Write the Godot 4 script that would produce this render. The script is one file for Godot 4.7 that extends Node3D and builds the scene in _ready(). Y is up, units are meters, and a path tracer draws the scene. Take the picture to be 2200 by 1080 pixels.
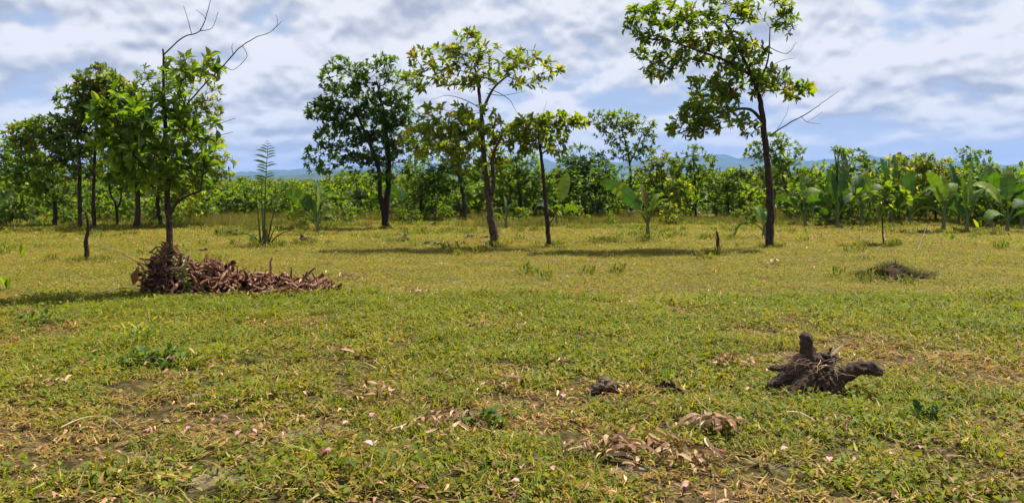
extends Node3D

# ---------------------------------------------------------------- camera model
const F := 1727.0      # focal length in photograph pixels
const CX := 1100.0
const CY := 540.0
const HOR := 395.0     # row of the horizon
const EYE := 1.6
var tilt := atan((CY - HOR) / F)
var rng := RandomNumberGenerator.new()
var noise_a := FastNoiseLite.new()
var noise_b := FastNoiseLite.new()
var noise_c := FastNoiseLite.new()
var noise_sky := FastNoiseLite.new()
var noise_sky2 := FastNoiseLite.new()
var taken := {}

func ray(px: float, py: float) -> Vector3:
	var f := Vector3(0, -sin(tilt), -cos(tilt))
	var u := Vector3(0, cos(tilt), -sin(tilt))
	return f + Vector3(1, 0, 0) * ((px - CX) / F) + u * ((CY - py) / F)

func at_depth(px: float, py: float, depth: float) -> Vector3:
	var d := ray(px, py)
	return Vector3(0, EYE, 0) + d * (depth / -d.z)

func on_ground(px: float, py: float) -> Vector3:
	var d := ray(px, py)
	var p := Vector3(0, EYE, 0) + d * (EYE / -d.y)
	for k in 3:
		p = Vector3(0, EYE, 0) + d * ((EYE - ground_y(p.x, p.z)) / -d.y)
	return p

func ss(a: float, b: float, x: float) -> float:
	var t := clampf((x - a) / (b - a), 0.0, 1.0)
	return t * t * (3.0 - 2.0 * t)

func ground_y(x: float, z: float) -> float:
	var d := -z
	var h := noise_a.get_noise_2d(x * 1.3, z * 1.3) * 0.035 + noise_b.get_noise_2d(x * 6.0, z * 6.0) * 0.012
	h += noise_a.get_noise_2d(x * 0.12 + 50.0, z * 0.12) * 0.10 * ss(12.0, 30.0, d)
	h += noise_a.get_noise_2d(x * 0.01, z * 0.01) * 0.5 * ss(60.0, 250.0, d)
	for p in pits:
		var q: float = Vector2((x - p[0]) / p[2], (z - p[1]) / p[3]).length_squared()
		if q < 6.0:
			h += p[4] * exp(-q * 1.6)
	return h
var pits := []    # x, z, rx, rz, height (negative: hollow)
var bare := []    # x, z, rx, rz : bare earth

# ---------------------------------------------------------------- mesh collector
class Acc:
	var v := PackedVector3Array()
	var n := PackedVector3Array()
	var c := PackedColorArray()
	var i := PackedInt32Array()

	# a leaf: base, direction, up side, length, half width, droop, fold, colour, half widths along it
	func leaf(base: Vector3, dir: Vector3, up: Vector3, length: float, half: float, droop: float, fold: float, col: Color, shape: Array) -> void:
		var s := dir.cross(up)
		if s.length_squared() < 1e-6:
			s = dir.cross(Vector3(0.3, 0.9, 0.2))
		s = s.normalized()
		var p := base
		var d := dir.normalized()
		var m: int = shape.size()
		var first := v.size()
		var step := length / float(m - 1)
		for k in m:
			var u := s.cross(d)
			var w: float = shape[k] * half
			v.append(p)
			v.append(p - s * w + u * fold * w)
			v.append(p + s * w + u * fold * w)
			n.append(u)
			n.append((u + s * fold).normalized())
			n.append((u - s * fold).normalized())
			c.append(col)
			c.append(col)
			c.append(col)
			p += d * step
			d = (d + Vector3(0, -droop / float(m), 0)).normalized()
		for k in m - 1:
			var a := first + k * 3
			i.append(a); i.append(a + 3); i.append(a + 5)
			i.append(a); i.append(a + 5); i.append(a + 2)
			i.append(a); i.append(a + 1); i.append(a + 4)
			i.append(a); i.append(a + 4); i.append(a + 3)

	func tube(pts: PackedVector3Array, radii: PackedFloat32Array, sides: int, col: Color, cap := true, rough := 0.0, salt := 0) -> void:
		var m := pts.size()
		var first := v.size()
		var t := (pts[1] - pts[0]).normalized()
		var a := t.cross(Vector3(0.31, 0.2, 0.93) if absf(t.z) < 0.8 else Vector3(0.9, 0.2, 0.1)).normalized()
		for k in m:
			if k < m - 1 and k > 0:
				t = (pts[k + 1] - pts[k - 1]).normalized()
			elif k == m - 1:
				t = (pts[k] - pts[k - 1]).normalized()
			a = (a - t * a.dot(t)).normalized()
			var b := t.cross(a)
			for j in sides:
				var w := TAU * j / sides
				var o := a * cos(w) + b * sin(w)
				var r: float = radii[k]
				if rough > 0.0:
					r *= 1.0 + rough * (fmod(absf(sin(float(k * 37 + j * 91 + salt * 13)) * 4375.5), 1.0) - 0.5)
				v.append(pts[k] + o * r)
				n.append(o)
				c.append(col)
		for k in m - 1:
			for j in sides:
				var p00 := first + k * sides + j
				var p01 := first + k * sides + (j + 1) % sides
				i.append(p00); i.append(p00 + sides); i.append(p01 + sides)
				i.append(p00); i.append(p01 + sides); i.append(p01)
		if cap:
			var e := v.size()
			v.append(pts[m - 1] + t * radii[m - 1] * 0.3)
			n.append(t)
			c.append(col)
			for j in sides:
				i.append(first + (m - 1) * sides + j); i.append(e); i.append(first + (m - 1) * sides + (j + 1) % sides)

	func face(pa: Vector3, pb: Vector3, pc: Vector3, nor: Vector3, col: Color) -> void:
		var f := v.size()
		v.append(pa); v.append(pb); v.append(pc)
		for k in 3:
			n.append(nor); c.append(col)
		if (pb - pa).cross(pc - pa).dot(nor) > 0.0:
			i.append(f); i.append(f + 2); i.append(f + 1)
		else:
			i.append(f); i.append(f + 1); i.append(f + 2)

	func mesh(m: Material) -> ArrayMesh:
		var arrays := []
		arrays.resize(Mesh.ARRAY_MAX)
		arrays[Mesh.ARRAY_VERTEX] = v
		arrays[Mesh.ARRAY_NORMAL] = n
		arrays[Mesh.ARRAY_COLOR] = c
		arrays[Mesh.ARRAY_INDEX] = i
		var o := ArrayMesh.new()
		o.add_surface_from_arrays(Mesh.PRIMITIVE_TRIANGLES, arrays)
		o.surface_set_material(0, m)
		return o

const OBOVATE := [0.06, 0.42, 0.86, 1.0, 0.62, 0.0]
const OVATE := [0.08, 0.9, 0.75, 0.0]
const SIMPLE := [0.1, 0.8, 0.9, 0.0]
const BLADE := [1.0, 0.8, 0.5, 0.0]
const ROUND := [0.15, 1.0, 0.9, 0.1]

# ---------------------------------------------------------------- naming and placing
func numbered(called: String) -> String:
	if not taken.has(called):
		taken[called] = 0
		return called
	taken[called] += 1
	return "%s_%03d" % [called, taken[called]]

func thing(called: String, label: String, category: String, at := Vector3.ZERO, group := "") -> Node3D:
	var o := Node3D.new()
	o.name = numbered(called)
	add_child(o)
	o.position = at
	tag(o, label, category, group)
	return o

func tag(o: Node3D, label: String, category: String, group := "", kind := "") -> void:
	if label: o.set_meta("label", label)
	if category: o.set_meta("category", category)
	if group: o.set_meta("group", group)
	if kind: o.set_meta("kind", kind)

func part(called: String, m: Mesh, parent: Node3D) -> MeshInstance3D:
	var o := MeshInstance3D.new()
	o.mesh = m
	o.name = called
	parent.add_child(o, true)
	return o

func copies(called: String, m: Mesh, xf: Array, cols: Array, parent: Node) -> MultiMeshInstance3D:
	var mm := MultiMesh.new()
	mm.transform_format = MultiMesh.TRANSFORM_3D
	mm.use_colors = true
	mm.mesh = m
	mm.instance_count = xf.size()
	for k in xf.size():
		mm.set_instance_transform(k, xf[k])
		mm.set_instance_color(k, cols[k])
	var o := MultiMeshInstance3D.new()
	o.multimesh = mm
	o.name = called
	parent.add_child(o, true)
	return o

func rf(a: float, b: float) -> float:
	return rng.randf_range(a, b)

func pick(pal: Array) -> Color:
	var t := 0.0
	for e in pal:
		t += e[0]
	var r := rng.randf() * t
	for e in pal:
		r -= e[0]
		if r <= 0.0:
			var k := rf(0.82, 1.2)
			var c: Color = e[1]
			return Color(c.r * k, c.g * k, c.b * k)
	return pal[0][1]

# ---------------------------------------------------------------- materials
var M := {}

func noise_texture(freq: float, octaves: int, lo: Color, hi: Color, size := 512, salt := 1, ridged := false) -> NoiseTexture2D:
	var nz := FastNoiseLite.new()
	nz.seed = salt
	nz.frequency = freq
	nz.noise_type = FastNoiseLite.TYPE_SIMPLEX_SMOOTH
	nz.fractal_type = FastNoiseLite.FRACTAL_RIDGED if ridged else FastNoiseLite.FRACTAL_FBM
	nz.fractal_octaves = octaves
	var g := Gradient.new()
	g.set_color(0, lo)
	g.set_color(1, hi)
	var t := NoiseTexture2D.new()
	t.width = size
	t.height = size
	t.seamless = true
	t.noise = nz
	t.color_ramp = g
	return t

func surface(rough: float, back := Color(0, 0, 0), spec := 0.5) -> StandardMaterial3D:
	var m := StandardMaterial3D.new()
	m.vertex_color_use_as_albedo = true
	m.roughness = rough
	m.metallic_specular = spec
	m.cull_mode = BaseMaterial3D.CULL_DISABLED
	if back.r > 0.0:
		m.backlight_enabled = true
		m.backlight = back
	return m

func bumpy(m: StandardMaterial3D, freq: float, scale: float, size: float, salt: int, ridged := false, stretch := Vector3.ONE) -> void:
	m.uv1_triplanar = true
	m.uv1_scale = stretch / size
	m.albedo_texture = noise_texture(freq, 5, Color(0.5, 0.5, 0.5), Color(1, 1, 1), 512, salt, ridged)
	m.heightmap_enabled = true
	m.heightmap_texture = noise_texture(freq, 5, Color(0, 0, 0), Color(1, 1, 1), 512, salt + 7, ridged)
	m.heightmap_scale = scale

func make_materials() -> void:
	M.leaf = surface(0.40, Color(1.2, 1.2, 0.5), 0.5)
	M.leaf_far = surface(0.45, Color(1.2, 1.2, 0.5), 0.5)
	M.banana = surface(0.62, Color(0.8, 0.9, 0.3), 0.3)
	M.grass = surface(0.62, Color(1.0, 1.0, 0.5), 0.35)
	M.dry = surface(0.75, Color(0.5, 0.45, 0.3), 0.3)
	M.petal = surface(0.6, Color(0.7, 0.6, 0.6), 0.4)
	M.bark = surface(0.85, Color(0, 0, 0), 0.3)
	bumpy(M.bark, 0.02, 2.2, 0.5, 3, false, Vector3(1.6, 0.5, 1.6))
	M.bark.albedo_texture = noise_texture(0.012, 5, Color(0.35, 0.32, 0.3), Color(1, 1, 1), 512, 4)
	M.root = surface(0.8, Color(0, 0, 0), 0.35)
	bumpy(M.root, 0.03, 0.7, 0.25, 21, true, Vector3(1, 1, 1))
	M.char = surface(0.8, Color(0, 0, 0), 0.3)
	bumpy(M.char, 0.016, 1.3, 0.16, 31, true, Vector3(1, 0.6, 1))
	M.wood = surface(0.7, Color(0, 0, 0), 0.4)
	M.soil = surface(0.95, Color(0, 0, 0), 0.2)
	bumpy(M.soil, 0.02, 2.0, 0.4, 41)
	M.hill = surface(0.95, Color(0, 0, 0), 0.1)
	var g := surface(0.95, Color(0, 0, 0), 0.15)
	g.uv1_triplanar = true
	g.uv1_world_triplanar = true
	g.uv1_scale = Vector3.ONE / 1.7
	g.albedo_texture = noise_texture(0.012, 6, Color(0.42, 0.42, 0.42), Color(1, 1, 1), 1024, 51)
	g.heightmap_enabled = true
	g.heightmap_texture = noise_texture(0.03, 5, Color(0, 0, 0), Color(1, 1, 1), 1024, 52)
	g.heightmap_scale = 3.0
	M.ground = g

# ---------------------------------------------------------------- sky
func cloud_field(d: Vector3, up: float) -> float:
	var e := maxf(d.y, 0.0) + up
	var r := sqrt(maxf(0.0, 1.0 - e * e))
	var h := Vector2(d.x, d.z).normalized() * r
	var p := Vector3(h.x * 80.0 + SKY_X, log(e + 0.07) * 30.0, h.y * 80.0 + SKY_Y)
	var big := noise_sky.get_noise_3d(p.x, p.y, p.z)
	var puff := 1.0 - 2.2 * absf(noise_sky2.get_noise_3d(p.x * 1.4, p.y * 1.5, p.z * 1.4))
	var small := 1.0 - 2.2 * absf(noise_sky2.get_noise_3d(p.x * 3.6, p.y * 3.6, p.z * 3.6))
	return big * 0.8 + (puff - 0.5) * 0.46 + (small - 0.5) * 0.15

const SKY_X := -210.0
const SKY_Y := -340.0
func sky_color(d: Vector3) -> Color:
	var e := maxf(d.y, 0.0)
	var n := cloud_field(d, 0.0)
	var nu := cloud_field(d, 0.009)
	var nv := cloud_field(d, 0.030)
	var bank := noise_sky2.get_noise_3d(d.x * 22.0 + SKY_Y, log(e + 0.07) * 9.0, d.z * 22.0 + SKY_X)
	var cover := ss(-0.60, -0.10, n + bank * 0.9)
	var lit := clampf(0.66 + (n - nu) * 1.5 + (n - nv) * 0.75 - bank * 0.5, 0.0, 1.0)
	var blue := Color(0.40, 0.54, 0.79).lerp(Color(0.52, 0.64, 0.85), pow(1.0 - e, 7.0))
	var cloud := Color(0.43, 0.47, 0.57).lerp(Color(0.87, 0.88, 0.92), lit)
	var c := blue.lerp(cloud, 0.15 + cover * 0.82)
	return c.lerp(Color(0.63, 0.70, 0.83), ss(0.09, -0.01, e) * 0.7)

func sky_band(im: Image, w: int, hgt: int, c0: int, c1: int, r0: int, r1: int) -> void:
	for row in range(r0, r1):
		var th := PI * (row + 0.5) / hgt
		for col in range(c0, c1):
			var az := TAU * (col + 0.5) / w
			var d := Vector3(sin(th) * sin(az), cos(th), -sin(th) * cos(az))
			var c := sky_color(d).linear_to_srgb()
			im.set_pixel(posmod(col, w), row, c)

func make_sky() -> Texture2D:
	var small := Image.create(1024, 512, false, Image.FORMAT_RGB8)
	sky_band(small, 1024, 512, 0, 1024, 0, 258)
	for row in range(258, 512):
		for col in 1024:
			small.set_pixel(col, row, Color(0.36, 0.36, 0.25))
	small.resize(4096, 2048, Image.INTERPOLATE_CUBIC)
	sky_band(small, 4096, 2048, -480, 480, 800, 1026)
	return ImageTexture.create_from_image(small)

# ---------------------------------------------------------------- implicit shapes (stump, husk, clods)
func sdf_mesh(caps: Array, cuts: Array, blend: float, cell: float, rough: float, rough_freq: float, m: Material, col: Color) -> ArrayMesh:
	var lo := Vector3.ONE * 1e9
	var hi := -lo
	for c in caps:
		for e in [[c[0], c[2]], [c[1], c[3]]]:
			lo = lo.min(e[0] - Vector3.ONE * (e[1] * 1.3 + 0.03))
			hi = hi.max(e[0] + Vector3.ONE * (e[1] * 1.3 + 0.03))
	var nx := int((hi.x - lo.x) / cell) + 2
	var ny := int((hi.y - lo.y) / cell) + 2
	var nz := int((hi.z - lo.z) / cell) + 2
	var f := PackedFloat32Array()
	f.resize(nx * ny * nz)
	f.fill(1.0)
	var bs := 6
	var reach := bs * cell * 0.87 + blend + rough + cell * 2.0
	for bz in range(0, nz, bs):
		for by in range(0, ny, bs):
			for bx in range(0, nx, bs):
				var mid := lo + (Vector3(bx, by, bz) + Vector3.ONE * (bs * 0.5)) * cell
				var near := []
				for c in caps:
					var a: Vector3 = c[0]
					var ab: Vector3 = c[1] - a
					var t := clampf((mid - a).dot(ab) / maxf(ab.length_squared(), 1e-9), 0.0, 1.0)
					if (mid - a - ab * t).length() - lerpf(c[2], c[3], t) < reach:
						near.append(c)
				if near.is_empty():
					continue
				for z in range(bz, mini(bz + bs, nz)):
					for y in range(by, mini(by + bs, ny)):
						for x in range(bx, mini(bx + bs, nx)):
							var p := lo + Vector3(x, y, z) * cell
							var d := 1e3
							for c in near:
								var a: Vector3 = c[0]
								var ab: Vector3 = c[1] - a
								var t := clampf((p - a).dot(ab) / maxf(ab.length_squared(), 1e-9), 0.0, 1.0)
								var e: float = (p - a - ab * t).length() - lerpf(c[2], c[3], t)
								var h := clampf(0.5 + 0.5 * (e - d) / blend, 0.0, 1.0)
								d = lerpf(e, d, h) - blend * h * (1.0 - h) if d < 100.0 else e
							if absf(d) < cell * 4.0 + rough:
								d += noise_c.get_noise_3d(p.x * rough_freq, p.y * rough_freq, p.z * rough_freq) * rough
							for c in cuts:
								var a: Vector3 = c[0]
								var ab: Vector3 = c[1] - a
								var t := clampf((p - a).dot(ab) / maxf(ab.length_squared(), 1e-9), 0.0, 1.0)
								d = maxf(d, lerpf(c[2], c[3], t) - (p - a - ab * t).length())
							f[(z * ny + y) * nx + x] = d
	var id := PackedInt32Array()
	id.resize(nx * ny * nz)
	id.fill(-1)
	var o := Acc.new()
	var sy := nx
	var sz := nx * ny
	for z in nz - 1:
		for y in ny - 1:
			for x in nx - 1:
				var b := (z * ny + y) * nx + x
				var cn := 0
				var sum := Vector3.ZERO
				for k in 12:
					var e: Array = CUBE[k]
					var o0: Vector3 = e[0]
					var o1: Vector3 = e[1]
					var f0 := f[b + int(o0.x) + int(o0.y) * sy + int(o0.z) * sz]
					var f1 := f[b + int(o1.x) + int(o1.y) * sy + int(o1.z) * sz]
					if (f0 < 0.0) != (f1 < 0.0):
						sum += o0.lerp(o1, f0 / (f0 - f1))
						cn += 1
				if cn:
					id[b] = o.v.size()
					o.v.append(lo + (Vector3(x, y, z) + sum / cn) * cell)
					var g := Vector3(f[b + 1] - f[b], f[b + sy] - f[b], f[b + sz] - f[b])
					g += Vector3(f[b + 1 + sy + sz] - f[b + sy + sz], f[b + 1 + sy + sz] - f[b + 1 + sz], f[b + 1 + sy + sz] - f[b + 1 + sy])
					o.n.append(g.normalized())
					o.c.append(col)
	for z in range(1, nz - 1):
		for y in range(1, ny - 1):
			for x in range(1, nx - 1):
				var b := (z * ny + y) * nx + x
				for ax in 3:
					var st: int = [1, sy, sz][ax]
					if (f[b] < 0.0) == (f[b + st] < 0.0):
						continue
					var s1: int = [sy, sz, 1][ax]
					var s2: int = [sz, 1, sy][ax]
					var qa := id[b]
					var qb := id[b - s1]
					var qc := id[b - s1 - s2]
					var qd := id[b - s2]
					if qa < 0 or qb < 0 or qc < 0 or qd < 0:
						continue
					if (o.v[qb] - o.v[qa]).cross(o.v[qc] - o.v[qa]).dot(o.n[qa] + o.n[qb] + o.n[qc]) > 0.0:
						var sw := qb
						qb = qd
						qd = sw
					o.i.append(qa); o.i.append(qb); o.i.append(qc)
					o.i.append(qa); o.i.append(qc); o.i.append(qd)
	return o.mesh(m)

const CUBE := [[Vector3(0,0,0),Vector3(1,0,0)],[Vector3(0,1,0),Vector3(1,1,0)],[Vector3(0,0,1),Vector3(1,0,1)],[Vector3(0,1,1),Vector3(1,1,1)],
	[Vector3(0,0,0),Vector3(0,1,0)],[Vector3(1,0,0),Vector3(1,1,0)],[Vector3(0,0,1),Vector3(0,1,1)],[Vector3(1,0,1),Vector3(1,1,1)],
	[Vector3(0,0,0),Vector3(0,0,1)],[Vector3(1,0,0),Vector3(1,0,1)],[Vector3(0,1,0),Vector3(0,1,1)],[Vector3(1,1,0),Vector3(1,1,1)]]

# ---------------------------------------------------------------- trees
const GREEN := [[4, Color(0.065, 0.13, 0.022)], [5, Color(0.11, 0.195, 0.028)], [4, Color(0.17, 0.26, 0.036)], [1.5, Color(0.26, 0.30, 0.045)]]
const DEEP := [[4, Color(0.055, 0.115, 0.022)], [5, Color(0.085, 0.165, 0.027)], [4, Color(0.14, 0.235, 0.034)]]
const YELLOWING := [[4, Color(0.085, 0.15, 0.024)], [5, Color(0.14, 0.21, 0.028)], [5, Color(0.23, 0.28, 0.036)], [1.8, Color(0.45, 0.37, 0.035)], [0.6, Color(0.48, 0.22, 0.035)]]
const TURNING := [[4, Color(0.075, 0.14, 0.022)], [5, Color(0.12, 0.205, 0.028)], [4, Color(0.20, 0.27, 0.034)], [0.9, Color(0.42, 0.34, 0.035)], [0.35, Color(0.46, 0.20, 0.035)]]
const BRIGHT := [[4, Color(0.07, 0.13, 0.022)], [5, Color(0.12, 0.195, 0.028)], [3.5, Color(0.19, 0.265, 0.038)], [0.9, Color(0.30, 0.29, 0.05)]]

# skeleton arrays: positions, parent index, radius; trunk nodes come first
func grow(pos: PackedVector3Array, par: PackedInt32Array, tips: Array, start: int) -> PackedInt32Array:
	var ends := PackedInt32Array()
	tips.sort_custom(func(a, b): return a[1] < b[1])
	for tp in tips:
		var t: Vector3 = tp[0]
		var best := start
		var cost := 1e9
		for k in range(start, pos.size()):
			var d := t.distance_to(pos[k])
			var over := maxf(0.0, pos[k].y - t.y)
			var c := d + over * 0.7
			if c < cost:
				cost = c
				best = k
		var a := pos[best]
		var dist := a.distance_to(t)
		var steps := clampi(int(dist / 0.28), 1, 5)
		var dir := (a - pos[par[best]]).normalized() if par[best] >= 0 else Vector3.UP
		var ctrl := a + dir * dist * 0.30 + (t - a) * 0.25 + Vector3(rf(-1, 1), rf(-0.6, 0.6), rf(-1, 1)) * dist * 0.10
		var prev := best
		for k in range(1, steps + 1):
			var u := float(k) / steps
			var p := a.lerp(ctrl, u).lerp(ctrl.lerp(t, u), u)
			if k < steps:
				p += Vector3(rf(-1, 1), rf(-1, 1), rf(-1, 1)) * dist * 0.025
			pos.append(p)
			par.append(prev)
			prev = pos.size() - 1
		ends.append(prev)
	return ends

# leaf whorls at the twig ends -> list of [base, dir, up, length, half width, droop, colour]
func whorls(pos: PackedVector3Array, par: PackedInt32Array, ends: PackedInt32Array, per: int, leaf: float, wide: float, pal: Array, centre: Vector3) -> Array:
	var out := []
	for e in ends:
		var p := pos[e]
		var q := pos[par[e]]
		var ax := (p - q).normalized()
		ax = (ax + Vector3(0, 0.55, 0) + (p - centre).normalized() * 0.3).normalized()
		var sx := ax.cross(Vector3(rf(-1, 1), rf(-0.2, 0.2), rf(-1, 1))).normalized()
		var sy := ax.cross(sx)
		var cnt := maxi(3, per + rng.randi_range(-2, 2))
		var turn := rf(0, TAU)
		var tone: Color = pick(pal)
		for k in cnt:
			var w := turn + k * 2.4
			var open := rf(0.35, 1.75)
			var out_dir := sx * cos(w) + sy * sin(w)
			var d := (ax * cos(open) + out_dir * sin(open)).normalized()
			var up := (ax * sin(open) - out_dir * cos(open)).normalized()
			up = (up + Vector3(rf(-0.3, 0.3), rf(-0.1, 0.4), rf(-0.3, 0.3))).normalized()
			var len := leaf * rf(0.5, 1.15)
			var col: Color = pick(pal)
			col = col.lerp(tone, 0.35)
			out.append([p - ax * rf(0.0, 0.07), d, up, len, len * wide * rf(0.85, 1.1), rf(0.2, 1.1), col])
	return out

func limbs(o: Acc, pos: PackedVector3Array, par: PackedInt32Array, from: int, twig: float, most: float, col: Color) -> void:
	var cnt := PackedFloat32Array()
	cnt.resize(pos.size())
	for k in range(pos.size() - 1, -1, -1):
		if cnt[k] == 0.0:
			cnt[k] = 1.0
		if par[k] >= 0:
			cnt[par[k]] += cnt[k]
	# runs of nodes are swept as one tube each
	var used := PackedByteArray()
	used.resize(pos.size())
	var main := PackedInt32Array()
	main.resize(pos.size())
	main.fill(-1)
	for k in range(from, pos.size()):
		var p := par[k]
		if p >= from and (main[p] < 0 or cnt[k] > cnt[main[p]]):
			main[p] = k
	for k in range(from, pos.size()):
		if used[k]:
			continue
		var pts := PackedVector3Array([pos[par[k]]])
		var rad := PackedFloat32Array([minf(most, twig * pow(cnt[k], 0.46) * 1.15)])
		var at := k
		while at >= 0 and not used[at]:
			used[at] = 1
			pts.append(pos[at])
			rad.append(minf(most, twig * pow(cnt[at], 0.46)))
			at = main[at]
		o.tube(pts, rad, 6 if rad[0] > 0.015 else 4, col, true)

func smooth(pts: PackedVector3Array, rad: PackedFloat32Array, per: int, wob: float) -> Array:
	var p := PackedVector3Array()
	var r := PackedFloat32Array()
	var m := pts.size()
	for k in m - 1:
		for j in per:
			var t := float(j) / per
			var a := pts[maxi(k - 1, 0)]
			var d := pts[mini(k + 2, m - 1)]
			p.append(pts[k].cubic_interpolate(pts[k + 1], a, d, t) + Vector3(rf(-1, 1), 0, rf(-1, 1)) * wob)
			r.append(lerpf(rad[k], rad[k + 1], t) * rf(0.95, 1.06))
	p.append(pts[m - 1])
	r.append(rad[m - 1])
	return [p, r]

var unit_leaves := {}
func unit_leaf(ci: int, droop_i: int, cols: Array) -> Mesh:
	var key := "%d_%d_%s" % [ci, droop_i, str(cols[ci])]
	if not unit_leaves.has(key):
		var a := Acc.new()
		a.leaf(Vector3.ZERO, Vector3(0, 0, -1), Vector3.UP, 1.0, 1.0, [0.25, 0.65, 1.0][droop_i], 0.22, cols[ci], OBOVATE)
		unit_leaves[key] = a.mesh(M.leaf)
	return unit_leaves[key]

# g: base px, trunk rows [px, py, radius, dz], forks (same), lobes [px, py, rx, ry, tips, dz], bare (dead limbs)
func make_tree(g: Dictionary) -> Node3D:
	rng.seed = hash(g.label)
	var b := on_ground(g.base[0], g.base[1])
	if g.has("push"):
		b = on_ground(g.base[0], g.base[1] - g.push)
	b.y -= 0.02
	var depth: float = -b.z
	var s := F / depth
	var t := thing(g.name, g.label, "tree", b, g.get("group", ""))
	var to := func(e: Array) -> Vector3:
		return at_depth(e[0], e[1], depth - (e[3] if e.size() > 3 else 0.0)) - b
	var pos := PackedVector3Array()
	var par := PackedInt32Array()
	var a := Acc.new()
	var bark: Color = g.get("bark", Color(0.085, 0.058, 0.042))
	var runs: Array = [g.trunk] + g.get("forks", [])
	var first := true
	for run in runs:
		var pts := PackedVector3Array()
		var rad := PackedFloat32Array()
		for e in run:
			pts.append(to.call(e))
			rad.append(e[2] * g.get("slim", 1.0))
		if first:
			pts[0] = Vector3(pts[0].x, -0.08, pts[0].z)
			# root flare
			pts.insert(1, pts[0].lerp(pts[1], 0.16))
			rad.insert(1, rad[0])
			rad[0] *= 1.7
		var sm := smooth(pts, rad, 5, rad[0] * 0.10)
		a.tube(sm[0], sm[1], 12, bark, true, 0.16, run.size() + int(run[0][0]))
		var base_i := -1
		if not first:
			var bd := 1e9
			for k in pos.size():
				if pos[k].distance_to(pts[0]) < bd:
					bd = pos[k].distance_to(pts[0])
					base_i = k
		for k in sm[0].size():
			pos.append(sm[0][k])
			par.append(base_i if k == 0 else pos.size() - 2)
		first = false
	var fixed := pos.size()
	var start := int(fixed * g.get("from", 0.35))
	if g.has("forks"):
		start = int(float(g.trunk.size()) * 5 * g.get("from", 0.35))
	var tips := []
	var centre := Vector3.ZERO
	for l in g.lobes:
		var c: Vector3 = at_depth(l[0], l[1], depth - (l[5] if l.size() > 5 else 0.0)) - b
		centre += c / g.lobes.size()
		var rx: float = l[2] / s
		var ry: float = l[3] / s
		var rz: float = minf(rx, maxf(ry, 0.6)) * 1.05
		for k in int(l[4] * g.get("dense", 2.0)):
			var d := Vector3(rf(-1, 1), rf(-1, 1), rf(-1, 1))
			while d.length() > 1.0:
				d = Vector3(rf(-1, 1), rf(-1, 1), rf(-1, 1))
			d = d.normalized() * pow(d.length(), 0.55)
			var p := c + d * Vector3(rx, ry, rz)
			var near := 1e9
			for q in range(start, fixed):
				near = minf(near, p.distance_to(pos[q]))
			tips.append([p, near])
	var ends := grow(pos, par, tips, start)
	limbs(a, pos, par, fixed, g.get("twig", 0.0055), g.get("limb", 0.05), bark)
	for run in g.get("dead", []):
		var pts := PackedVector3Array()
		var rad := PackedFloat32Array()
		for e in run:
			pts.append(to.call(e))
			rad.append(e[2])
		var sm := smooth(pts, rad, 4, rad[0] * 0.6)
		a.tube(sm[0], sm[1], 5, g.get("dead_bark", Color(0.11, 0.085, 0.07)), true)
	part("trunk", a.mesh(M.bark), t)
	var leaves := whorls(pos, par, ends, g.get("per", 8), g.leaf, g.get("wide", 0.24), g.pal, centre)
	var crown_at := Vector3.ZERO
	if g.get("single", 0) > 0:
		var crown := Node3D.new()
		crown.name = "crown"
		t.add_child(crown)
		# the leaves that show largest are parts of their own
		var eye := Vector3(0, EYE, 0) - b
		leaves.sort_custom(func(x, y): return x[3] / eye.distance_to(x[0]) > y[3] / eye.distance_to(y[0]))
		var cols := []
		for e in g.pal:
			cols.append(e[1])
		for k in range(1, g.pal.size()):
			cols.append(g.pal[k][1].lerp(g.pal[k - 1][1], 0.5))
		var m: int = mini(g.single, leaves.size())
		for k in m:
			var l: Array = leaves[k]
			var bi := 0
			var bd := 1e9
			for ci in cols.size():
				var d := Vector3(cols[ci].r - l[6].r, cols[ci].g - l[6].g, cols[ci].b - l[6].b).length()
				if d < bd:
					bd = d
					bi = ci
			var o := part("leaf", unit_leaf(bi, clampi(int((l[5] - 0.2) / 0.3), 0, 2), cols), crown)
			var d: Vector3 = l[1]
			var sx: Vector3 = d.cross(l[2]).normalized()
			var up := sx.cross(d)
			o.transform = Transform3D(Basis(sx * l[4], up * l[3], -d * l[3]), l[0])
		if leaves.size() > m:
			var r := Acc.new()
			for k in range(m, leaves.size()):
				var l: Array = leaves[k]
				r.leaf(l[0], l[1], l[2], l[3], l[4], l[5], 0.22, l[6], OBOVATE)
			tag(part("leaves", r.mesh(M.leaf), crown), "", "", "", "stuff")
	else:
		var r := Acc.new()
		for l in leaves:
			r.leaf(l[0], l[1], l[2], l[3], l[4], l[5], 0.22, l[6], SIMPLE)
		tag(part("crown", r.mesh(M.leaf_far), t), "", "", "", "stuff")
	return t

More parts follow.
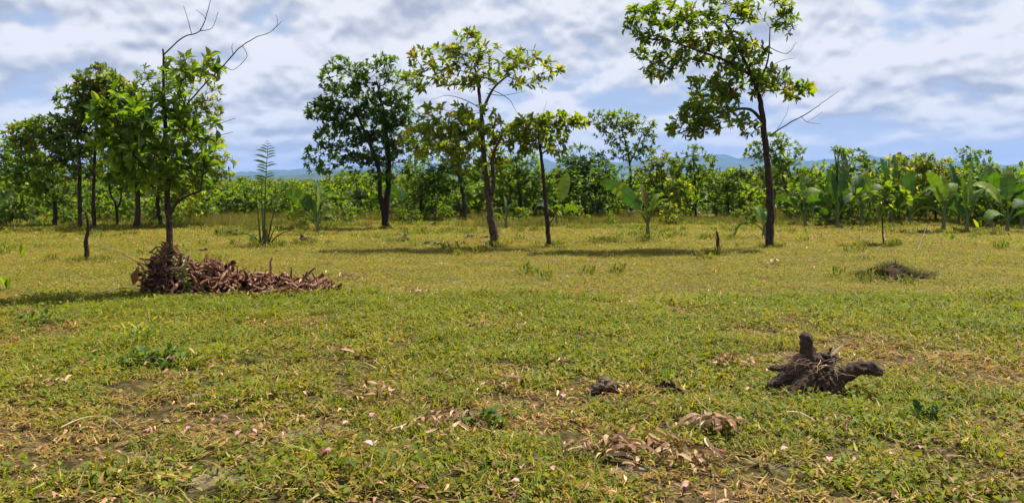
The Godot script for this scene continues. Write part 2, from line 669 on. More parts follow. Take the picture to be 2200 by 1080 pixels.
# a shrub prototype: [stem mesh, crown mesh]
func bush(salt: int, h: float, w: float, tips_n: int, leaf: float, pal: Array, per: int) -> Array:
	rng.seed = salt
	var pos := PackedVector3Array()
	var par := PackedInt32Array()
	var a := Acc.new()
	var stems := rng.randi_range(3, 5)
	pos.append(Vector3(0, -0.05, 0))
	par.append(-1)
	for k in stems:
		var w0 := TAU * k / stems + rf(-0.4, 0.4)
		var top := Vector3(cos(w0) * w * rf(0.15, 0.4), h * rf(0.35, 0.6), sin(w0) * w * rf(0.15, 0.4))
		var prev := 0
		for j in range(1, 4):
			pos.append(top * (j / 3.0) + Vector3(rf(-1, 1), 0, rf(-1, 1)) * 0.04)
			par.append(prev)
			prev = pos.size() - 1
	var tips := []
	for k in tips_n:
		var w0 := rf(0, TAU)
		var u := pow(rf(0.03, 1.0), 0.5)
		var y := h * rf(0.12, 1.0)
		var rr := w * u * sqrt(maxf(0.08, 1.0 - pow(absf(y / h - 0.45) / 0.62, 2.0)))
		var lump := 1.0 + 0.35 * sin(w0 * 3.0 + salt) + 0.2 * sin(w0 * 5.0 + salt * 2)
		var p := Vector3(cos(w0) * rr * lump, y * (0.85 + 0.15 * lump), sin(w0) * rr * lump)
		tips.append([p, p.length()])
	var ends := grow(pos, par, tips, 0)
	limbs(a, pos, par, 1, 0.005, 0.03, Color(0.09, 0.07, 0.05))
	var r := Acc.new()
	for l in whorls(pos, par, ends, per, leaf, 0.27, pal, Vector3(0, h * 0.3, 0)):
		r.leaf(l[0], l[1], l[2], l[3], l[4], l[5], 0.2, l[6], SIMPLE)
	return [a.mesh(M.bark), r.mesh(M.leaf_far)]

func treelet(salt: int, pal: Array) -> Array:
	rng.seed = salt
	var pos := PackedVector3Array()
	var par := PackedInt32Array()
	var a := Acc.new()
	var h := 2.9
	var pts := PackedVector3Array()
	var rad := PackedFloat32Array()
	for k in 6:
		pts.append(Vector3(rf(-0.06, 0.06) * k, h * 0.8 * k / 5.0 - 0.05, rf(-0.06, 0.06) * k))
		rad.append(lerpf(0.05, 0.015, k / 5.0))
		pos.append(pts[k])
		par.append(k - 1)
	a.tube(pts, rad, 8, Color(0.07, 0.055, 0.042), true, 0.15)
	var tips := []
	for k in 75:
		var w := rf(0, TAU)
		var y := rf(0.42, 1.0)
		var r := (0.35 + 0.75 * sin(PI * clampf((y - 0.3) / 0.75, 0, 1))) * sqrt(rng.randf()) * (0.7 + 0.4 * sin(w * 2.0 + salt))
		var p := Vector3(cos(w) * r, y * h, sin(w) * r)
		tips.append([p, p.distance_to(pos[4])])
	var ends := grow(pos, par, tips, 2)
	limbs(a, pos, par, 6, 0.004, 0.03, Color(0.07, 0.055, 0.042))
	var r2 := Acc.new()
	for l in whorls(pos, par, ends, 8, 0.22, 0.22, pal, Vector3(0, h * 0.5, 0)):
		r2.leaf(l[0], l[1], l[2], l[3], l[4], l[5], 0.2, l[6], SIMPLE)
	return [a.mesh(M.bark), r2.mesh(M.leaf_far)]

# ---------------------------------------------------------------- banana plants and palms
# one big leaf: stalk and blade
func big_leaf(a: Acc, base: Vector3, dir: Vector3, stalk: float, blade: float, half: float, droop: float, col: Color, torn: float, twist := 0.0) -> void:
	var d := dir.normalized()
	var p := base
	var pts := PackedVector3Array()
	var rad := PackedFloat32Array()
	for k in 5:
		pts.append(p)
		rad.append(lerpf(0.032, 0.014, k / 4.0))
		p += d * stalk / 4.0
		d = (d + Vector3(0, -droop * 0.06, 0)).normalized()
	a.tube(pts, rad, 6, Color(0.13, 0.19, 0.05), false)
	p = pts[4]
	var side := d.cross(Vector3.UP)
	if side.length() < 0.15:
		side = Vector3(1, 0, 0.3)
	side = side.normalized().rotated(d, twist)
	var m := 16
	var rib := PackedVector3Array()
	var rrad := PackedFloat32Array()
	var rows := []
	for k in m + 1:
		var t := float(k) / m
		var up := side.cross(d)
		var w := half * pow(sin(PI * clampf(0.06 + t * 0.94, 0.0, 1.0)), 0.55) * (1.0 if t > 0.08 else 0.75)
		if k == m:
			w = 0.01
		rows.append([p, side, up, w])
		rib.append(p - up * 0.008)
		rrad.append(lerpf(0.013, 0.003, t))
		p += d * blade / m
		d = (d + Vector3(0, -droop * (0.05 + 0.14 * t), 0)).normalized()
		side = (side - d * side.dot(d)).normalized()
	for sgn in [-1.0, 1.0]:
		var lift := rf(0.2, 0.5)
		for k in m:
			var gap := 0.0
			if rng.randf() < torn:
				gap = rf(0.1, 0.45)
			var e0: Array = rows[k]
			var e1: Array = rows[k + 1]
			var sag := rf(-0.15, 0.10) * torn * 2.0
			var q := []
			for e in [e0, e1]:
				var w: float = e[3]
				var mid: Vector3 = e[0] + e[1] * sgn * w * 0.55 + e[2] * w * lift * 0.55
				var edge: Vector3 = e[0] + e[1] * sgn * w + e[2] * w * (lift * 0.6 + sag)
				q.append([e[0], mid, edge])
			var edge1: Vector3 = q[1][2].lerp(q[0][2], gap)
			var mid1: Vector3 = q[1][1].lerp(q[0][1], gap * 0.4)
			var kk := rf(0.8, 1.22)
			var cc := Color(col.r * kk, col.g * kk, col.b * kk)
			if rng.randf() < 0.07:
				cc = cc.lerp(Color(0.26, 0.2, 0.06), 0.6)
			var nn: Vector3 = (e0[2] - e0[1] * sgn * lift * 0.6).normalized()
			a.face(q[0][0], q[0][1], mid1, nn, cc)
			a.face(q[0][0], mid1, q[1][0], nn, cc)
			a.face(q[0][1], q[0][2], edge1, nn, cc)
			a.face(q[0][1], edge1, mid1, nn, cc)
	a.tube(rib, rrad, 4, Color(0.2, 0.27, 0.08), false)

# leaves: [azimuth deg (0 = right, 90 = away), rise deg, stalk, blade, half width, droop, torn, colour index]
const BCOL := [Color(0.06, 0.12, 0.026), Color(0.095, 0.17, 0.03), Color(0.18, 0.25, 0.035), Color(0.06, 0.11, 0.05), Color(0.14, 0.10, 0.045)]
func banana(called: String, label: String, at: Vector3, stem: float, leaves: Array, group := "", lean := Vector3.ZERO) -> Node3D:
	rng.seed = hash(label) + int(at.x * 100.0)
	var t := thing(called, label, "banana plant", at, group)
	var a := Acc.new()
	var pts := PackedVector3Array()
	var rad := PackedFloat32Array()
	for k in 6:
		pts.append(Vector3(0, -0.06, 0) + (Vector3(0, stem + 0.06, 0) + lean) * (k / 5.0))
		rad.append(lerpf(0.085, 0.04, k / 5.0) * rf(0.92, 1.08))
	a.tube(pts, rad, 10, Color(0.10, 0.11, 0.05), true, 0.12)
	part("stem", a.mesh(M.wood), t)
	for l in leaves:
		var az := deg_to_rad(l[0])
		var el := deg_to_rad(l[1])
		var d := Vector3(cos(az) * cos(el), sin(el), -sin(az) * cos(el))
		var o := Acc.new()
		var tw: float = l[8] if l.size() > 8 else rf(-0.7, 0.7)
		big_leaf(o, Vector3(0, stem * rf(0.75, 0.98), 0) + lean * 0.9, d, l[2], l[3] * 1.12, l[4] * 1.15, l[5] + rf(0.0, 0.45), BCOL[l[7]], l[6] + 0.2, tw)
		part("leaf", o.mesh(M.banana), t)
	return t

func fan(n: int, h: float, salt: int) -> Array:
	rng.seed = salt
	var out := []
	for k in n:
		var blade := h * rf(0.5, 0.72)
		out.append([rf(0, 360), rf(52, 84), h * rf(0.2, 0.4), blade, blade * rf(0.15, 0.22), rf(0.1, 1.3), rf(0.1, 0.5), rng.randi_range(0, 3)])
	return out

func palm(called: String, label: String, at: Vector3, fronds: Array, pal: Array) -> void:
	rng.seed = hash(label)
	var t := thing(called, label, "palm", at)
	for f in fronds:   # [base offset x, azimuth, rise, length, droop, bare share, leaflet]
		var a := Acc.new()
		var az := deg_to_rad(f[1])
		var el := deg_to_rad(f[2])
		var d := Vector3(cos(az) * cos(el), sin(el), -sin(az) * cos(el))
		var p := Vector3(f[0], -0.04, rf(-0.05, 0.05))
		var pts := PackedVector3Array()
		var rad := PackedFloat32Array()
		var m := 38
		for k in m + 1:
			var u := float(k) / m
			pts.append(p)
			rad.append(lerpf(0.028, 0.004, u))
			if u > f[5] and k < m + 1:
				var v: float = (u - f[5]) / (1.0 - f[5])
				var side := d.cross(Vector3.UP).normalized()
				if absf(d.y) > 0.98:
					side = Vector3(1, 0, 0.2).normalized()
				for sgn in [-1.0, 1.0]:
					var ld: Vector3 = (side * sgn + d * 0.42).normalized()
					var len: float = f[6] * (1.0 - 0.75 * ss(0.72, 1.0, v)) * (0.7 + 0.3 * ss(0.0, 0.2, v)) * rf(0.7, 1.1) * (1.0 if sgn < 0.0 else 0.72)
					if rng.randf() < 0.12:
						continue
					a.leaf(p, ld, side.cross(d) * 1.0 + Vector3(0, 0.2, 0), len, len * 0.075, rf(0.5, 1.1), 0.3, pick(pal), [0.5, 1.0, 0.8, 0.0])
			p += d * f[3] / m
			d = (d + (Vector3(cos(az), -0.8, -sin(az)) * f[4] * (0.3 + u * 1.4)) * 0.0205).normalized()
		a.tube(pts, rad, 5, Color(0.10, 0.14, 0.045), true)
		part("frond", a.mesh(M.leaf), t)
	var b := Acc.new()
	b.tube(PackedVector3Array([Vector3(0, -0.05, 0), Vector3(0.01, 0.25, 0), Vector3(0.03, 0.45, 0)]), PackedFloat32Array([0.10, 0.075, 0.05]), 9, Color(0.12, 0.09, 0.05), true, 0.2)
	part("stem_base", b.mesh(M.root), t)

# ---------------------------------------------------------------- small pieces
func curl(salt: int, bend: float, cup: float, taper: float, col: Color, m: Material) -> Mesh:
	# a dry curled leaf, one unit long
	rng.seed = salt
	var a := Acc.new()
	var rows := []
	var p := Vector3(-0.5, 0, 0)
	var ang := bend * 0.5
	var k_n := 8
	for k in k_n + 1:
		var t := float(k) / k_n
		var w := 0.115 * pow(sin(PI * clampf(0.05 + t * 0.93, 0, 1)), taper) * rf(0.85, 1.15)
		rows.append([p, Vector3(sin(t * 4.0 + salt) * 0.3, 0, 1).normalized(), Vector3(-sin(ang), cos(ang), 0), w])
		p += Vector3(cos(ang), sin(ang), sin(t * 3.0 + salt) * 0.25) / k_n
		ang -= bend / k_n * rf(0.5, 1.5)
	for k in k_n:
		for sgn in [-1.0, 1.0]:
			var e0: Array = rows[k]
			var e1: Array = rows[k + 1]
			var q0: Vector3 = e0[0] + e0[1] * sgn * e0[3] + e0[2] * e0[3] * cup
			var q1: Vector3 = e1[0] + e1[1] * sgn * e1[3] + e1[2] * e1[3] * cup
			var nn: Vector3 = (e0[2] - e0[1] * sgn * cup).normalized()
			var kk := rf(0.8, 1.15)
			var cc := Color(col.r * kk, col.g * kk, col.b * kk)
			a.face(e0[0], q0, q1, nn, cc)
			a.face(e0[0], q1, e1[0], nn, cc)
	return a.mesh(m)

func twisted(salt: int, length: float, r: float, wig: float, col: Color, m: Material, sides := 6) -> Mesh:
	rng.seed = salt
	var pts := PackedVector3Array()
	var rad := PackedFloat32Array()
	var p := Vector3(-length * 0.5, 0, 0)
	var d := Vector3(1, 0, 0)
	for k in 8:
		pts.append(p)
		rad.append(r * lerpf(1.0, 0.3, k / 7.0) * rf(0.8, 1.2))
		p += d * length / 7.0
		d = (d + Vector3(0, rf(-1, 1), rf(-1, 1)) * wig).normalized()
	var a := Acc.new()
	a.tube(pts, rad, sides, col, true, 0.25, salt)
	return a.mesh(m)

func stick(label: String, pts_px: Array, r: float, col: Color, called := "dead_stick") -> void:
	# lies on the ground along the given pixels; the third value lifts a point
	var pts := PackedVector3Array()
	var rad := PackedFloat32Array()
	var b := on_ground(pts_px[0][0], pts_px[0][1])
	for k in pts_px.size():
		var e: Array = pts_px[k]
		var p := on_ground(e[0], e[1])
		p.y += r * 0.6 + (e[2] if e.size() > 2 else 0.0) + 0.03
		pts.append(p - b)
		rad.append(r * lerpf(1.0, 0.45, k / float(pts_px.size() - 1)))
	rng.seed = hash(label)
	var sm := smooth(pts, rad, 4, r * 0.5)
	var a := Acc.new()
	a.tube(sm[0], sm[1], 6, col, true, 0.2)
	var o := part(numbered(called), a.mesh(M.wood), self)
	o.position = b
	tag(o, label, "stick", "dead sticks lying in the grass")

# ---------------------------------------------------------------- ground cover
func lawn_line(x: float) -> float:
	return -11.5 + noise_b.get_noise_2d(x * 1.5, 3.0) * 0.7 + noise_a.get_noise_2d(x * 0.4, 8.0) * 0.6

func dryness(x: float, z: float) -> float:
	# 0 lush .. 1 straw
	var base := 0.52
	if z < lawn_line(x):
		base = 0.60
	elif z < lawn_line(x) + 2.4 + noise_b.get_noise_2d(x * 1.1, 60.0) * 1.4:
		base = 0.34
	base -= 0.22 * exp(-pow((x + 3.3) / 1.6, 2.0) - pow((z + 7.6) / 1.2, 2.0)) # lush weeds at left
	base += noise_a.get_noise_2d(x * 0.3 + 31.0, z * 0.55) * 0.30 + noise_a.get_noise_2d(x * 0.9 + 11.0, z * 0.9) * 0.30 + noise_a.get_noise_2d(x * 3.0, z * 3.0 + 40.0) * 0.16
	return clampf(base, 0.0, 1.0)

func is_bare(x: float, z: float) -> bool:
	for b in bare:
		var q := Vector2((x - b[0]) / b[2], (z - b[1]) / b[3])
		if q.length() < 1.0 + noise_b.get_noise_2d(x * 30.0, z * 30.0) * 0.5:
			return true
	return false

func patch_creeper(salt: int, side: float, n: int, scale: float, dry_share: float, tall: float, broad: float) -> Mesh:
	rng.seed = salt
	var a := Acc.new()
	for k in n:
		var x := rf(-0.5, 0.5) * side * 1.15
		var z := rf(-0.5, 0.5) * side * 1.15
		var w := rf(0, TAU)
		var kind := rng.randf()
		var out := Vector3(cos(w), 0, sin(w))
		# elements gather in little clumps with gaps between them
		var g := Vector2(floor(x / 0.055 / scale + sin(z * 40.0) * 0.5), floor(z / 0.055 / scale))
		if fmod(absf(sin(g.x * 12.9898 + g.y * 78.233 + salt) * 43758.5), 1.0) < 0.30:
			continue
		if kind < dry_share:
			# dead stalk or thatch lying low
			var len := rf(0.02, 0.085) * scale
			var c: Color = [Color(0.34, 0.25, 0.13), Color(0.25, 0.16, 0.08), Color(0.46, 0.38, 0.23), Color(0.15, 0.09, 0.05), Color(0.30, 0.20, 0.10)][rng.randi_range(0, 4)]
			a.leaf(Vector3(x, rf(0.004, 0.05) * tall, z), (out + Vector3(0, rf(-0.1, 0.5), 0)).normalized(), Vector3.UP, len, rf(0.0018, 0.006) * scale, rf(-0.6, 1.4), 0.3, c, BLADE)
		elif kind < dry_share + (1.0 - dry_share) * broad:
			# small broad leaf of a creeper
			var len := rf(0.012, 0.036) * scale
			var c: Color = [Color(0.085, 0.145, 0.022), Color(0.13, 0.18, 0.026), Color(0.19, 0.215, 0.03), Color(0.27, 0.235, 0.04), Color(0.16, 0.20, 0.028)][rng.randi_range(0, 4)]
			a.leaf(Vector3(x, rf(0.005, 0.075) * tall, z), (out + Vector3(0, rf(-0.35, 1.1), 0)).normalized(), Vector3(rf(-0.7, 0.7), 1, rf(-0.7, 0.7)), len, len * rf(0.2, 0.38), rf(0.0, 1.4), 0.35, c, ROUND)
		else:
			# grass blade
			var len := rf(0.03, 0.10) * scale * tall
			var c: Color = [Color(0.10, 0.17, 0.02), Color(0.15, 0.21, 0.025), Color(0.22, 0.25, 0.035), Color(0.30, 0.27, 0.06)][rng.randi_range(0, 3)]
			a.leaf(Vector3(x, 0.0, z), (out * rf(0.3, 1.5) + Vector3(0, 1, 0)).normalized(), -out + Vector3(0, 0.3, 0), len, rf(0.0018, 0.0042) * scale, rf(0.6, 2.8), 0.3, c, BLADE)
	return a.mesh(M.grass)

func scatter(root: Node3D, variants: Array, side: float, d0: float, d1: float, overlap: float, salt: int, slope: float, keep: Callable, tone: Callable) -> void:
	rng.seed = salt
	var xs := []
	var cs := []
	for v in variants:
		xs.append([])
		cs.append([])
	var step := side / sqrt(overlap)
	var z := d0
	while z < d1:
		var half := z * slope + 2.2
		var x := -half
		while x < half:
			var px := x + rf(-0.5, 0.5) * step
			var pz := -(z + rf(-0.5, 0.5) * step)
			x += step
			if is_bare(px, pz) or not keep.call(px, pz):
				continue
			var v := rng.randi_range(0, variants.size() - 1)
			var k := rf(0.85, 1.15)
			var b := Basis(Vector3.UP, rf(0, TAU)).scaled(Vector3(k, k * rf(0.75, 1.25), k))
			xs[v].append(Transform3D(b, Vector3(px, ground_y(px, pz) - 0.004, pz)))
			cs[v].append(tone.call(px, pz))
		z += step
	for v in variants.size():
		if xs[v].size():
			var o := copies("tufts", variants[v], xs[v], cs[v], root)
			tag(o, "", "", "", "stuff")

func sward_tone(x: float, z: float) -> Color:
	var q := dryness(x, z)
	var k := rf(0.85, 1.15)
	var lush := Color(0.88, 0.98, 0.54)
	var dry := Color(1.34, 1.09, 0.82)
	var c := lush.lerp(dry, q)
	return Color(c.r * k, c.g * k, c.b * k)

func build_ground() -> void:
	var xs := []
	var zs := []
	var x := 0.0
	var st := 0.09
	while x < 9500.0:
		xs.append(x)
		if x > 6.5:
			st *= 1.09
		x += st
	var all_x := []
	for k in range(xs.size() - 1, 0, -1):
		all_x.append(-xs[k])
	all_x += xs
	var z := 12.0
	while z > -2.0:
		zs.append(z)
		z -= 1.5
	st = 0.08
	while z > -9900.0:
		zs.append(z)
		if z < -9.0:
			st *= 1.022
		z -= st
	var a := Acc.new()
	var nx := all_x.size()
	for zz in zs:
		for xx in all_x:
			a.v.append(Vector3(xx, ground_y(xx, zz), zz))
			a.n.append(Vector3.UP)
			var q := dryness(xx, zz)
			var c := Color(0.085, 0.082, 0.03).lerp(Color(0.19, 0.135, 0.065), ss(0.35, 0.85, q))
			if zz < lawn_line(xx):
				c = Color(0.17, 0.18, 0.05).lerp(Color(0.27, 0.235, 0.08), q)
			if is_bare(xx, zz):
				c = Color(0.30, 0.24, 0.175)
				var last: Array = bare[-1]
				if Vector2(xx - last[0], zz - last[1]).length() < 1.0:
					c = last[4]
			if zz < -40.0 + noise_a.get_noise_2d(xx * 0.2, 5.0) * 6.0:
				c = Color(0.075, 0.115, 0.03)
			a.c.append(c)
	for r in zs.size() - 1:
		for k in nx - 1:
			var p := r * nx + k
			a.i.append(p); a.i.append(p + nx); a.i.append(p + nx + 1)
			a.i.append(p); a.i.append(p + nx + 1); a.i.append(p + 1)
	# normals from the heights
	for r in range(1, zs.size() - 1):
		for k in range(1, nx - 1):
			var p := r * nx + k
			a.n[p] = (a.v[p + nx] - a.v[p - nx]).cross(a.v[p - 1] - a.v[p + 1]).normalized()
			if a.n[p].y < 0.0:
				a.n[p] = -a.n[p]
	# rows run away from the camera, so the first triangle order is checked once
	var t0 := (a.v[a.i[1]] - a.v[a.i[0]]).cross(a.v[a.i[2]] - a.v[a.i[0]])
	if t0.y > 0.0:
		for k in range(0, a.i.size(), 3):
			var sw := a.i[k + 1]
			a.i[k + 1] = a.i[k + 2]
			a.i[k + 2] = sw
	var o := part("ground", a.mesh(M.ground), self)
	o.set_meta("kind", "structure")

func build_hills() -> void:
	# [name, centre depth, breadth, crest heights by photograph column, base colour]
	for h in [["hills", 8600.0, 1500.0, [[-900, 352], [-300, 356], [200, 362], [480, 372], [800, 358], [1000, 352], [1180, 347], [1300, 350], [1450, 342], [1560, 336], [1640, 344], [1750, 347], [1830, 342], [1900, 340], [2000, 352], [2080, 350], [2140, 356], [2300, 348], [2700, 345], [3300, 352]], 21],
			["wooded_ridge", 3600.0, 500.0, [[-900, 372], [-200, 376], [200, 378], [480, 379], [560, 375], [640, 377], [700, 372], [760, 368], [860, 370], [930, 366], [1050, 378], [1200, 385], [1500, 388], [2200, 386], [2600, 380], [3300, 378]], 33]]:
		var a := Acc.new()
		var depth: float = h[1]
		var broad: float = h[2]
		var crest: Array = h[3]
		var nz := FastNoiseLite.new()
		nz.seed = h[4]
		nz.frequency = 0.0022
		nz.fractal_octaves = 5
		var cols := 420
		var rows := 14
		for r in rows + 1:
			var v := float(r) / rows * 2.0 - 1.0
			for k in cols + 1:
				var px := lerpf(-1200.0, 3500.0, k / float(cols))
				var dd := depth - v * broad
				var xx := (px - CX) / F * depth
				var top := 0.0
				for j in crest.size() - 1:
					if px >= crest[j][0] and px <= crest[j + 1][0]:
						top = lerpf(crest[j][1], crest[j + 1][1], ss(0, 1, (px - crest[j][0]) / (crest[j + 1][0] - crest[j][0])))
				if px < crest[0][0]:
					top = crest[0][1]
				elif px > crest[-1][0]:
					top = crest[-1][1]
				var hh := (HOR - top) / F * depth + EYE
				hh *= 1.0 + nz.get_noise_2d(xx, dd) * 0.30
				hh += nz.get_noise_2d(xx * 9.0, dd * 9.0) * (9.0 if depth < 5000.0 else 14.0)
				a.v.append(Vector3(xx, maxf(-4.0, hh * pow(cos(v * PI * 0.5), 1.2) + (-5.0 if absf(v) > 0.98 else 0.0)), -dd))
				a.n.append(Vector3.UP)
				var kk := 1.0 + nz.get_noise_2d(xx * 5.0, dd * 5.0) * 0.5
				a.c.append(Color(0.05 * kk, 0.075 * kk, 0.03 * kk))
		var nx := cols + 1
		for r in rows:
			for k in cols:
				var p := r * nx + k
				a.i.append(p); a.i.append(p + nx); a.i.append(p + nx + 1)
				a.i.append(p); a.i.append(p + nx + 1); a.i.append(p + 1)
		for r in range(1, rows):
			for k in range(1, cols):
				var p := r * nx + k
				a.n[p] = (a.v[p + nx] - a.v[p - nx]).cross(a.v[p - 1] - a.v[p + 1]).normalized()
				if a.n[p].y < 0.0:
					a.n[p] = -a.n[p]
		var t0 := (a.v[a.i[1]] - a.v[a.i[0]]).cross(a.v[a.i[2]] - a.v[a.i[0]])
		if t0.y > 0.0:
			for k in range(0, a.i.size(), 3):
				var sw := a.i[k + 1]
				a.i[k + 1] = a.i[k + 2]
				a.i[k + 2] = sw
		var o := part(h[0], a.mesh(M.hill), self)
		o.set_meta("kind", "structure")

# ================================================================ the scene
func _ready() -> void:
	noise_a.seed = 4; noise_a.frequency = 0.35; noise_a.fractal_octaves = 3
	noise_b.seed = 9; noise_b.frequency = 0.35; noise_b.fractal_octaves = 2
	noise_c.seed = 12; noise_c.frequency = 1.0; noise_c.fractal_octaves = 3
	noise_sky.seed = 15; noise_sky.frequency = 0.055; noise_sky.fractal_octaves = 6; noise_sky.fractal_gain = 0.55
	noise_sky2.seed = 23; noise_sky2.frequency = 0.05; noise_sky2.fractal_octaves = 4

	# ---- camera, sky, sun, exposure
	var cam := Camera3D.new()
	cam.name = "camera"
	cam.position = Vector3(0, EYE, 0)
	cam.rotation = Vector3(-tilt, 0, 0)
	cam.fov = rad_to_deg(2.0 * atan(540.0 / F))
	cam.near = 0.1
	cam.far = 25000.0
	add_child(cam)
	cam.current = true

	var env := Environment.new()
	env.background_mode = Environment.BG_SKY
	var pano := PanoramaSkyMaterial.new()
	pano.panorama = make_sky()
	env.sky = Sky.new()
	env.sky.sky_material = pano
	env.tonemap_mode = Environment.TONE_MAPPER_LINEAR
	env.tonemap_exposure = 2.05
	env.background_energy_multiplier = 0.515
	env.fog_enabled = true
	env.fog_density = 0.00009
	env.fog_light_color = Color(0.55, 0.72, 1.0)
	env.sdfgi_enabled = true
	env.ssao_enabled = true
	env.ssil_enabled = true
	var we := WorldEnvironment.new()
	we.name = "world"
	we.environment = env
	add_child(we)

	var sun := DirectionalLight3D.new()
	sun.name = "sun"
	sun.light_energy = 1.6
	sun.light_color = Color(1.0, 0.965, 0.90)
	sun.light_angular_distance = 0.53
	sun.shadow_enabled = true
	sun.look_at_from_position(Vector3(0.37, 0.88, -0.30) * 10.0, Vector3.ZERO)
	add_child(sun)

	make_materials()
	print("sky done ", Time.get_ticks_msec())

	# ---- hollows and bare earth, known before the ground is laid
	var g0 := on_ground(1915, 600)
	pits.append([g0.x, g0.z, 0.22, 0.25, -0.14])
	for q in [[1660, 1040, 0.09, 0.09, -0.14], [290, 1027, 0.09, 0.08, -0.14], [1040, 930, 0.10, 0.08, -0.10], [1440, 842, 0.10, 0.06, -0.04], [330, 790, 0.22, 0.12, -0.05]]:
		var p := on_ground(q[0], q[1])
		pits.append([p.x, p.z, q[2], q[3], q[4]])
	for q in [[440, 1025, 0.17, 0.13], [690, 922, 0.24, 0.10], [620, 935, 0.12, 0.07], [1662, 1042, 0.13, 0.10], [288, 1030, 0.10, 0.08], [440, 848, 0.16, 0.07], [930, 945, 0.10, 0.06],
			[1440, 838, 0.12, 0.07], [330, 800, 0.18, 0.10], [1350, 1005, 0.10, 0.07], [2120, 880, 0.2, 0.1]]:
		var p := on_ground(q[0], q[1])
		bare.append([p.x, p.z, q[2], q[3]])

	g0.x += 0.13
	pits.append([g0.x + 0.04, g0.z - 0.48, 0.42, 0.26, 0.18])
	bare.append([g0.x + 0.02, g0.z - 0.34, 0.56, 0.50, Color(0.075, 0.055, 0.038)])
	build_ground()
	build_hills()
	print("ground done ", Time.get_ticks_msec())
	build_sward()
	print("sward done ", Time.get_ticks_msec())
	build_trees()
	print("trees done ", Time.get_ticks_msec())
	build_scrub()
	print("scrub done ", Time.get_ticks_msec())
	build_bananas()
	build_heap()
	build_stumps()
	build_litter()
	print("all done ", Time.get_ticks_msec())

func build_sward() -> void:
	var weedy := []
	for k in 8:
		weedy.append(patch_creeper(100 + k, 0.30, 230, 1.55, [0.15, 0.25, 0.2, 0.3][k % 4], [1.0, 0.7, 1.25, 0.85][k % 4], 0.55))
	var grassy := []
	for k in 5:
		grassy.append(patch_creeper(140 + k, 0.30, 190, 1.4, 0.18, [1.0, 1.3, 0.8][k % 3], 0.25))
	var thatch := []
	for k in 6:
		thatch.append(patch_creeper(170 + k, 0.30, 150, 1.45, [0.62, 0.75, 0.55][k % 3], [0.55, 0.5, 0.8][k % 3], 0.5))
	var mid := []
	for k in 6:
		mid.append(patch_creeper(200 + k, 0.5, 470, 1.05, [0.25, 0.4, 0.3][k % 3], 0.6, 0.35))
	var far := []
	for k in 6:
		far.append(patch_creeper(300 + k, 1.2, 860, 1.7, [0.3, 0.5, 0.4][k % 3], 0.8, 0.4))
	var g := Node3D.new()
	g.name = "ground_cover"
	add_child(g)
	tag(g, "low mixed grass and creeping weeds covering the clearing", "grass", "", "stuff")
	var all := func(_x, _z): return true
	var dead := func(x, z): return z > lawn_line(x) and noise_a.get_noise_2d(x * 2.2 + 90.0, z * 2.2) * 0.55 + dryness(x, z) + rf(-0.12, 0.12) > 0.55
	var lush := func(x, z): return z > lawn_line(x) and noise_a.get_noise_2d(x * 1.7 + 20.0, z * 1.7) * 0.5 - dryness(x, z) + rf(-0.1, 0.1) > -0.40
	scatter(g, thatch, 0.30, 3.3, 12.2, 1.5, 5, 0.70, dead, sward_tone)
	scatter(g, grassy, 0.30, 3.3, 12.2, 1.5, 9, 0.70, lush, sward_tone)
	scatter(g, weedy, 0.30, 3.3, 12.2, 1.5, 10, 0.70, func(x, z): return z > lawn_line(x) and not dead.call(x, z), sward_tone)
	scatter(g, mid, 0.5, 10.2, 21.0, 2.0, 6, 0.68, func(x, z): return z < lawn_line(x) + 0.1, sward_tone)
	scatter(g, far, 1.2, 21.0, 42.0, 2.0, 7, 0.68, all, sward_tone)
	rng.seed = 83
	var weeds := []
	for k in 4:
		var a := Acc.new()
		for j in 46:
			var w := rf(0, TAU)
			var out := Vector3(cos(w), 0, sin(w))
			var c: Color = [Color(0.09, 0.16, 0.025), Color(0.14, 0.21, 0.03), Color(0.20, 0.22, 0.04), Color(0.12, 0.09, 0.04)][rng.randi_range(0, 3)]
			a.leaf(Vector3(rf(-0.14, 0.14), rf(0.0, 0.10), rf(-0.14, 0.14)), (out * rf(0.2, 1.0) + Vector3.UP).normalized(), -out + Vector3(0, 0.4, 0), rf(0.05, 0.17), rf(0.006, 0.018), rf(0.2, 1.4), 0.3, c, SIMPLE)
		weeds.append(a.mesh(M.grass))
	var lw := Node3D.new()
	lw.name = "lawn_weeds"
	add_child(lw)
	tag(lw, "scattered low leafy weeds standing in the far lawn grass", "weeds", "", "stuff")
	scatter(lw, weeds, 0.3, 13.0, 38.0, 0.5, 84, 0.68, func(x, z): return noise_a.get_noise_2d(x * 0.8 + 7.0, z * 0.8) + 0.3 * ss(18.0, 30.0, -z) > 0.42 + rf(-0.1, 0.3), sward_tone)
	# taller dry grass along the edge of the scrub
	rng.seed = 77
	var tall := []
	for k in 4:
		var a := Acc.new()
		for j in 90:
			var w := rf(0, TAU)
			var out := Vector3(cos(w), 0, sin(w))
			var c: Color = [Color(0.12, 0.115, 0.04), Color(0.11, 0.13, 0.035), Color(0.17, 0.135, 0.06), Color(0.08, 0.11, 0.025)][rng.randi_range(0, 3)]
			a.leaf(Vector3(rf(-0.25, 0.25), 0, rf(-0.25, 0.25)), (out * rf(0.1, 0.7) + Vector3.UP).normalized(), -out, rf(0.12, 0.42), rf(0.004, 0.009), rf(0.2, 1.4), 0.3, c, BLADE)
		tall.append(a.mesh(M.grass))
	var e := Node3D.new()
	e.name = "dry_grass"
	add_child(e)
	tag(e, "tall dry brownish grass along the edge of the scrub", "grass", "", "stuff")
	scatter(e, tall, 0.5, 29.5, 44.0, 1.0, 8, 0.68, func(x, z): return noise_a.get_noise_2d(x * 0.25, z * 0.5) * 1.3 + (-z - 37.0) * 0.05 + rf(-0.25, 0.25) > 0.02, sward_tone)

